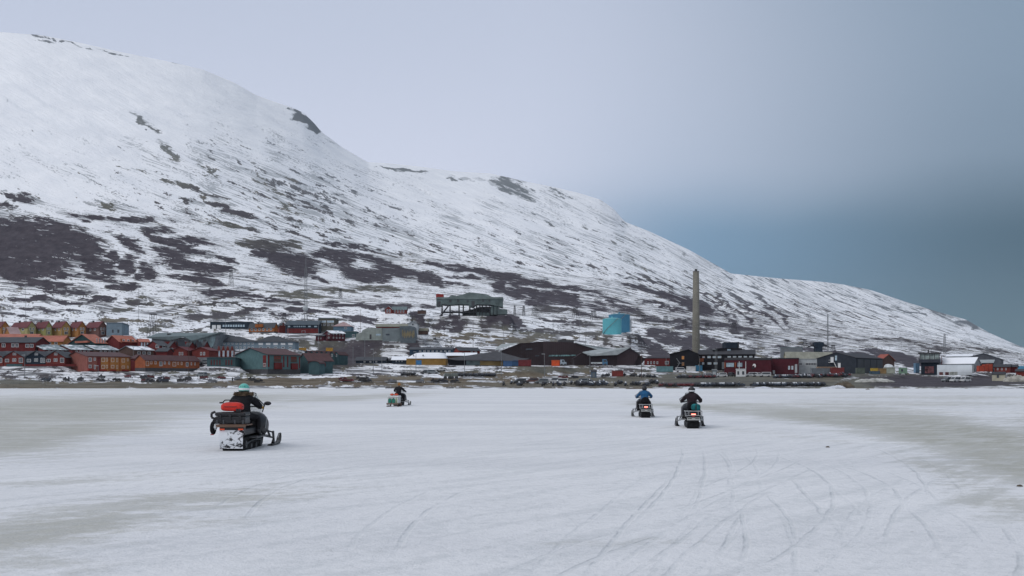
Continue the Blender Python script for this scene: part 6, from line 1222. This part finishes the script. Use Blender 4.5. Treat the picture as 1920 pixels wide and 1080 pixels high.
def rider(label, mach, style):
    mx_ = mach.matrix_basis if 0 else Matrix.Translation(mach.location) @ Matrix.Rotation(mach.rotation_euler.z, 4, 'Z')
    cfg = dict(near=dict(jacket=BLKF, trousers=BLKF, glove=mat((.55, .30, .03), .8), turn=-.05), blue=dict(jacket=mat((.018, .085, .19), .85, .2, 6, bump=.4), trousers=BLKF, glove=BLKF, turn=0), black=dict(jacket=mat((.020, .013, .017), .85, .25, 6, bump=.4), trousers=mat((.03, .032, .04), .9, .2, 5, bump=.3), glove=BLKF, turn=.45), far=dict(jacket=BLKF, trousers=BLKF, glove=BLKF, turn=0))[style]
    s_ = 1.0; gx = .345 if style == 'near' else .385; bulk = 1.12 if style == 'near' else 1.0
    J = {'pel': (0, .92, .90), 'sp': (0, .96, 1.08), 'ch': (0, 1.05, 1.27), 'nk': (0, 1.11, 1.40), 'hd': (0, 1.15, 1.47)}
    V = [J['pel'], J['sp'], J['ch'], J['nk'], J['hd']]; E = [(0, 1), (1, 2), (2, 3), (3, 4)]; Rr = [(.17, .13), (.155, .12), (.18, .12), .062, .07]
    for s in (-1, 1):
        b = len(V); V += [(s*.19, 1.07, 1.31), (s*.36, 1.28, 1.12), (s*(gx), 1.50, 1.06)]; E += [(2, b), (b, b+1), (b+1, b+2)]; Rr += [.075, .055, .040]
        b = len(V); V += [(s*.12, 1.0, .86), (s*.30, 1.45, .80), (s*.33, 1.30, .47), (s*.34, 1.28, .38), (s*.35, 1.46, .35)]; E += [(0, b), (b, b+1), (b+1, b+2), (b+2, b+3), (b+3, b+4)]; Rr += [.105, .075, .062, .055, .045]
    bv, bf = skinned(V, E, Rr)
    m = MB(); m.add(bv, bf, 0); m.ball((0, 1.17, 1.53), (.078, .098, .118), 24, 16, 1, fn=face_fn)
    for s in (-1, 1): m.ball((s*.08, 1.165, 1.525), (.014, .028, .034), 10, 8, 1)
    for s in (-1, 1): m.ball((s*.028, 1.252, 1.545), .011, 8, 6, 2)
    if style in ('black', 'blue'): mx_ = mx_ @ Matrix.Translation((0, .92, .75)) @ Matrix.Diagonal((.93, .95, .90, 1)) @ Matrix.Translation((0, -.92, -.80))
    p = m.build('person', [cfg['trousers'], SKIN, mat((.6, .6, .6), .3)], None, smooth=True); p.matrix_world = mx_; tag(p, label, 'person')
    # jacket
    JV = [(0, .90, .86), (0, .93, 1.0), (0, .98, 1.12), (0, 1.05, 1.27), (0, 1.10, 1.37)]; JE = [(0, 1), (1, 2), (2, 3), (3, 4)]; JR = [(.215, .18), (.205, .175), (.20, .165), (.215, .155), (.11, .10)]
    for s in (-1, 1): b = len(JV); JV += [(s*.205, 1.07, 1.30), (s*.30, 1.18, 1.20), (s*.375, 1.29, 1.11), (s*(gx+.0), 1.42, 1.08), (s*gx, 1.50, 1.065)]; JE += [(3, b), (b, b+1), (b+1, b+2), (b+2, b+3), (b+3, b+4)]; JR += [.105, .092, .082, .068, .056]
    JR = [tuple(q_*bulk for q_ in v) if isinstance(v, tuple) else v*bulk for v in JR]; jv, jf = skinned(JV, JE, JR); MB().add(jv, jf).build('jacket', cfg['jacket'], p, smooth=True)
    # gloves with five fingers closed over the grips, boots
    for s in (-1, 1):
        q = MB(); v0, f0 = skinned([(s*gx, 1.50, 1.065), (s*gx, 1.55, 1.065), (s*gx, 1.605, 1.07)], [(0, 1), (1, 2)], [.046, .042, (.05, .028)]); q.add(v0, f0)
        for i, ln in enumerate((.9, 1.0, .95, .8)):
            x = s*(gx-.036+.024*i); 
            v0, f0 = skinned([(x, 1.60, 1.078), (x, 1.60+.045*ln, 1.072), (x, 1.60+.058*ln, 1.040), (x, 1.60+.03, 1.018)], [(0, 1), (1, 2), (2, 3)], [.014, .0135, .012, .010]); q.add(v0, f0)
        v0, f0 = skinned([(s*(gx-.04), 1.56, 1.062), (s*(gx-.06), 1.595, 1.048), (s*(gx-.05), 1.625, 1.030)], [(0, 1), (1, 2)], [.016, .014, .011]); q.add(v0, f0)
        q.build('glove', cfg['glove'], p, smooth=True)
        bt = MB(); v0, f0 = skinned([(s*.335, 1.285, .52), (s*.34, 1.27, .40), (s*.345, 1.36, .37), (s*.35, 1.50, .355)], [(0, 1), (1, 2), (2, 3)], [.075, .07, .062, .05]); bt.add(v0, f0); bt.build('boot', DGREY if style == 'black' else BLK, p, smooth=True)
    hx, hy, hz = 0, 1.165, 1.545
    def shell(name, mats, rr, zc, lo=-.55, band=None):
        q = MB(); q.ball((0, 0, zc), rr, 28, 18, fn=lambda v: Vector((v.x*(1-.1*max(0, -v.z)), v.y, max(v.z, lo))))
        if band:
            for fi, f in enumerate(q.f):
                cz = sum(q.v[i][2] for i in f)/len(f); cy = sum(q.v[i][1] for i in f)/len(f)
                if band(cz, cy): q.m[fi] = 1
        o = q.build(name, mats, p, smooth=True); o.location = (hx, hy, hz); o.rotation_euler = (0, 0, cfg['turn']); return o
    if style == 'near':
        shell('helmet', [mat((.10, .42, .36), .35, .06, 3), mat((.70, .74, .76), .4)], (.142, .165, .150), .0, -.62, lambda z, y: -.035 < z < .028)
        st_ = MB(); st_.lathe([(.137, -.075), (.141, -.045)], 28); o = st_.build('strap', BLK, p); o.location = (hx, hy, hz); o.scale = (1, 1.12, 1)
        for s in (-1,): g_ = MB(); g_.ball((-.135, .02, -.01), (.022, .035, .03), 10, 8); o = g_.build('goggle_clip', BLK, p, smooth=True); o.location = (hx, hy, hz)
        vt = MB()
        for q_ in (-1, 0, 1): vt.box(q_*.05-.012, q_*.05+.012, -.145, -.115, .07, .085)
        o = vt.build('helmet_vents', BLK, p); o.location = (hx, hy, hz)
        fur = MB(); random.seed(3)
        for i in range(620):
            a = random.uniform(0, 2*math.pi); e = random.uniform(-1, 1); R0 = .195+.018*math.cos(e*2)
            c_ = Vector((R0*math.cos(a), 1.12+R0*.86*math.sin(a), 1.425+.04*e-.035*math.sin(a)+(-.03 if math.sin(a) < 0 else 0)))
            d = Vector((math.cos(a)+random.uniform(-.5, .5), math.sin(a)+random.uniform(-.5, .5), random.uniform(-.5, .7))).normalized()
            fur.tube(c_, c_+d*random.uniform(.035, .075), .013, .001, n=4, cap=False)
        fur.lathe([(.160, 1.36), (.20, 1.38), (.205, 1.43), (.165, 1.455)], 24, (0, 1.12)); fur.build('fur_collar', mat((.15, .11, .075), .95, .4, 12), p)
    elif style == 'black':
        shell('helmet', [BLK, mat((.68, .70, .72), .4)], (.142, .165, .150), 0, -.62, lambda z, y: -.062 < z < -.012)
        g_ = MB(); g_.ball((0, .13, .0), (.10, .06, .05), 16, 10); o = g_.build('goggles', mat((.10, .03, .09), .15), p, smooth=True); o.location = (hx, hy, hz-.02); o.rotation_euler = (0, 0, cfg['turn'])
        fur = MB(); loft(fur, [(1.0, 1.36, .12, .05, 2, 0), (1.06, 1.39, .16, .07, 2, 0), (1.15, 1.39, .16, .07, 2, 0), (1.22, 1.37, .1, .05, 2, 0)]).build('hood', cfg['jacket'], p, smooth=True)
    elif style == 'blue':
        shell('helmet', [BLK], (.135, .158, .148), 0, -.75)
        hd = MB(); loft(hd, [(.98, 1.32, .10, .06, 2, 0), (1.03, 1.36, .155, .085, 2, 0), (1.10, 1.38, .16, .08, 2, 0), (1.2, 1.37, .11, .05, 2, 0)]).build('hood', cfg['jacket'], p, smooth=True)
        bg_ = MB(); bg_.ball((.10, 1.06, 1.33), (.06, .07, .12), 12, 8).build('scarf', BLK, p, smooth=True)
    else:
        shell('hat', [mat((.30, .14, .045), .95, .3, 8), mat((.25, .07, .05), .95)], (.115, .125, .135), .01, -.35, lambda z, y: z < -.03)
        MB().ball((0, 1.165, 1.69), .03, 10, 8).build('pompom', mat((.3, .15, .06), .95), p, smooth=True)
    return p
near = sled('black utility snowmobile nearest the camera with a snow caked rear flap', 436, 25.2, 1, 'near')
blue = sled('snowmobile with silver rack ridden by the person in the blue jacket', 1211, 48.6, -4, 'silver')
dark = sled('snowmobile with silver rack and teal bag, on the right of the pair', 1300, 37.4, -7, 'dark')
far = sled('farthest snowmobile, partly hidden behind its white cargo box', 743, 73.5, -4, 'silver')
rider('person in black parka with fur collar and turquoise helmet, seated on the nearest snowmobile', near, 'near')
rider('person in bright blue jacket and black helmet, seated on a snowmobile', blue, 'blue')
rider('person in dark jacket and black helmet with white stripe, looking left', dark, 'black')
rider('person in black jacket and orange brown hat on the farthest snowmobile', far, 'far')
def at(mach, name, label, cat, loc=(0, 0, 0)):
    M4 = Matrix.Translation(mach.location) @ Matrix.Rotation(mach.rotation_euler.z, 4, 'Z'); w_ = M4 @ Vector(loc)
    return empty(name, w_, mach.rotation_euler.z, label, cat)
# near: hard case, red bag, hanging boots bag
c_ = at(near, 'hard_case', 'black ribbed hard case strapped on the nearest snowmobile rack', 'case', (-.03, .14, .69))
MB().box(-.37, .37, -.26, .26, 0, .19).build('case_body', BLK, c_, bevel=.035); MB().box(-.38, .38, -.27, .27, .195, .29).build('lid', BLK, c_, bevel=.04)
for x in (-.24, .0, .24): MB().box(x-.03, x+.03, -.285, -.262, .10, .24).build('latch', BLK, c_)
for x in (-.32, -.16, .12, .32): MB().box(x-.018, x+.018, -.275, -.262, .0, .1).build('rib', DGREY, c_)
h_ = MB(); h_.path([(-.41, -.1, .12), (-.50, -.1, .16), (-.50, -.1, .26), (-.41, -.1, .30)], .03, 8).build('handle', BLK, c_)
b_ = at(near, 'dry_bag', 'bright red padded bag lying on the black case', 'bag', (-.03, .12, .995))
loft(MB(), [(-.20, .105, .19, .075, 3.4, 0), (-.17, .11, .245, .10, 3.4, 0), (0, .12, .26, .115, 3.2, 0), (.17, .11, .245, .10, 3.4, 0), (.2, .12, .2, .07, 3, 0)], 28).build('bag_body', mat((.52, .022, .012), .6, .1, 3), b_, smooth=True)
MB().path([(-.28, -.02, .12), (-.15, -.205, .12), (.15, -.205, .12), (.28, -.02, .12)], .008, 5).build('zip', BLK, b_)
MB().path([(-.22, -.05, .24), (-.16, -.08, .285), (.12, -.08, .285), (.2, -.05, .24)], .014, 6).build('handle', BLK, b_)
for x in (.16, .22): MB().box(x-.02, x+.02, -.225, -.15, .0, .07).build('buckle', BLK, b_)
MB().box(-.30, -.22, -.1, .0, .2, .235).build('buckle', BLK, b_)
h_ = at(near, 'hanging_bag', 'black and white bag hanging at the left of the black case', 'bag', (-.50, .15, .36))
loft(MB(), [(-.10, .22, .055, .13, 2.5, -.02), (0, .22, .075, .17, 2.5, -.02), (.1, .22, .055, .13, 2.5, -.02)]).build('bag_body', BLKF, h_, smooth=True)
MB().ball((.05, -.06, .25), (.05, .05, .08), 12, 8).build('pocket', mat((.6, .62, .64), .7, .3, 9), h_, smooth=True)
MB().prism([(-.05, .35), (.09, .33), (.05, .5), (.01, .47)], -.05, .05, 'y').path([(.0, 0, .45), (.12, 0, .40), (.13, 0, .33)], .02).build('strap', BLK, h_)
MB().box(-.06, .02, -.11, -.09, .05, .07).build('reflector', REDT, h_)
# dark: teal bag
t_ = at(dark, 'bag', 'teal bag strapped behind the backrest of the right snowmobile', 'bag', (.10, .18, .66))
loft(MB(), [(-.16, .13, .12, .10, 2.6, 0), (-.1, .14, .17, .13, 2.6, 0), (.1, .14, .17, .13, 2.6, 0), (.14, .13, .12, .10, 2.6, 0)]).build('bag_body', mat((.012, .12, .13), .8, .3, 8), t_, smooth=True)
MB().box(-.02, .02, -.172, -.15, .02, .24).build('strap', BLK, t_)
# far: cargo sled with white box, green cans, orange bags
k_ = at(far, 'cargo_sled', 'low towed sled with runners under the white box', 'sled', (.12, -1.9, 0))
q = MB()
for s in (-.38, .38): q.prism([(-.3, .0), (1.1, .0), (1.3, .18), (1.24, .2), (1.05, .06), (-.3, .06)], s-.03, s+.03, 'x')
q.build('runner', BRN, k_) if 0 else None
for s in (-.38, .38): MB().prism([(-.3, .0), (1.1, .0), (1.3, .18), (1.24, .2), (1.05, .06), (-.3, .06)], s-.03, s+.03, 'x').build('runner', BRN, k_)
q = MB(); q.box(-.42, .42, -.25, 1.0, .2, .25).box(-.42, .42, -.28, -.253, .16, .27)
q.build('deck', mat((.16, .12, .10), .8), k_)
q = MB()
for s in (-1, 1):
    for y in (-.2, .3, .85): q.tube((s*.38, y, .06), (s*.36, y, .2), .02, n=5)
q.build('strut', BRN, k_)
MB().tube((0, 1.0, .2), (.18, 1.75, .3), .018, n=6).build('tow_bar', STEEL, k_)
k_ = at(far, 'cargo_box', 'white cargo box on the towed sled behind the farthest snowmobile', 'box', (.12, -1.9, .255))
MB().box(-.38, .38, -.05, .9, 0, .42).build('box_body', mat((.52, .53, .52), .7, .15, 4), k_, bevel=.02); MB().box(-.40, .40, -.07, .92, .423, .52).build('lid', mat((.62, .63, .64), .7), k_, bevel=.02)
MB().box(.24, .27, -.075, -.053, .02, .4).build('strap', mat((.25, .4, .08), .7), k_)
for i, x in enumerate((-.20, .06)):
    k_ = at(far, 'fuel_can', 'green fuel can strapped behind the white box, ' + ['left', 'right'][i], 'fuel can', (.12+x, -2.05, .255))
    loft(MB(), [(-.085, .17, .10, .15, 4, 0), (.07, .17, .10, .15, 4, 0)]).build('can_body', mat((.01, .17, .12), .5, .15, 6), k_); MB().tube((0, 0, .32), (.02, 0, .38), .025, n=8).build('cap', BLK, k_)
for i, x in enumerate((-.12, .18)):
    k_ = at(far, 'dry_bag', 'orange red bag on the lid of the white cargo box, ' + ['left', 'right'][i], 'bag', (.12+x, -1.6, .78))
    MB().ball((0, 0, .07), (.15, .13, .08), 14, 10).build('bag_body', mat((.50, .07, .03), .7), k_, smooth=True); MB().tube((-.02, 0, .13), (.02, 0, .17), .015, n=6).build('roll_top', BLK, k_)
# people standing on the shore
def stander(label, px, Y, col, rz=0):
    x, y, z = on(px, Y); V = [(0, 0, .95), (0, 0, 1.2), (0, 0, 1.42), (0, .02, 1.55)]; E = [(0, 1), (1, 2), (2, 3)]; Rr = [(.16, .12), (.17, .13), (.17, .12), .06]
    for s in (-1, 1):
        b = len(V); V += [(s*.2, 0, 1.42), (s*.27, .03, 1.14), (s*.25, .12, .92)]; E += [(2, b), (b, b+1), (b+1, b+2)]; Rr += [.08, .06, .045]
        b = len(V); V += [(s*.1, 0, .88), (s*.12, .02, .5), (s*.13, 0, .1), (s*.14, .14, .06)]; E += [(0, b), (b, b+1), (b+1, b+2), (b+2, b+3)]; Rr += [.11, .08, .065, .05]
    v, f = skinned(V, E, Rr); m = MB(); m.add(v, f, 0); m.ball((0, .03, 1.68), (.08, .1, .12), 14, 10, 1, fn=face_fn); p = m.build('person', [mat(col, .9), SKIN], None, smooth=True, loc=(x, y, z), rz=rz); tag(p, label, 'person')
    MB().ball((0, .02, 1.71), (.09, .11, .11), 12, 8, fn=lambda q: Vector((q.x, q.y, max(q.z, -.1)))).build('hat', BLK, p, smooth=True)
stander('person in black standing on the brown shore grass beyond the nearest rider', 436, 345, (.012, .012, .016)); stander('person in dark blue standing among machines on the far left shore', 129, 345, (.02, .025, .05), .5); stander('person standing by the white cars in front of the dark red hall', 1414, 386, (.02, .02, .025), 2)

# ---------------------------------------------------------------- thin air haze round the whole valley
hz = MB().box(-5000, 8000, -400, 7500, -2, 760)
hm = bpy.data.materials.new('haze'); hm.use_nodes = True; hn = hm.node_tree; hn.nodes.clear()
pv = nd(hn, 'ShaderNodeVolumePrincipled'); pv.inputs['Color'].default_value = (.74, .86, 1.0, 1); pv.inputs['Density'].default_value = .000028
pv.inputs['Anisotropy'].default_value = .2
ho = nd(hn, 'ShaderNodeOutputMaterial'); hn.links.new(pv.outputs[0], ho.inputs['Volume'])
tag(hz.build('haze', hm), kind='stuff')
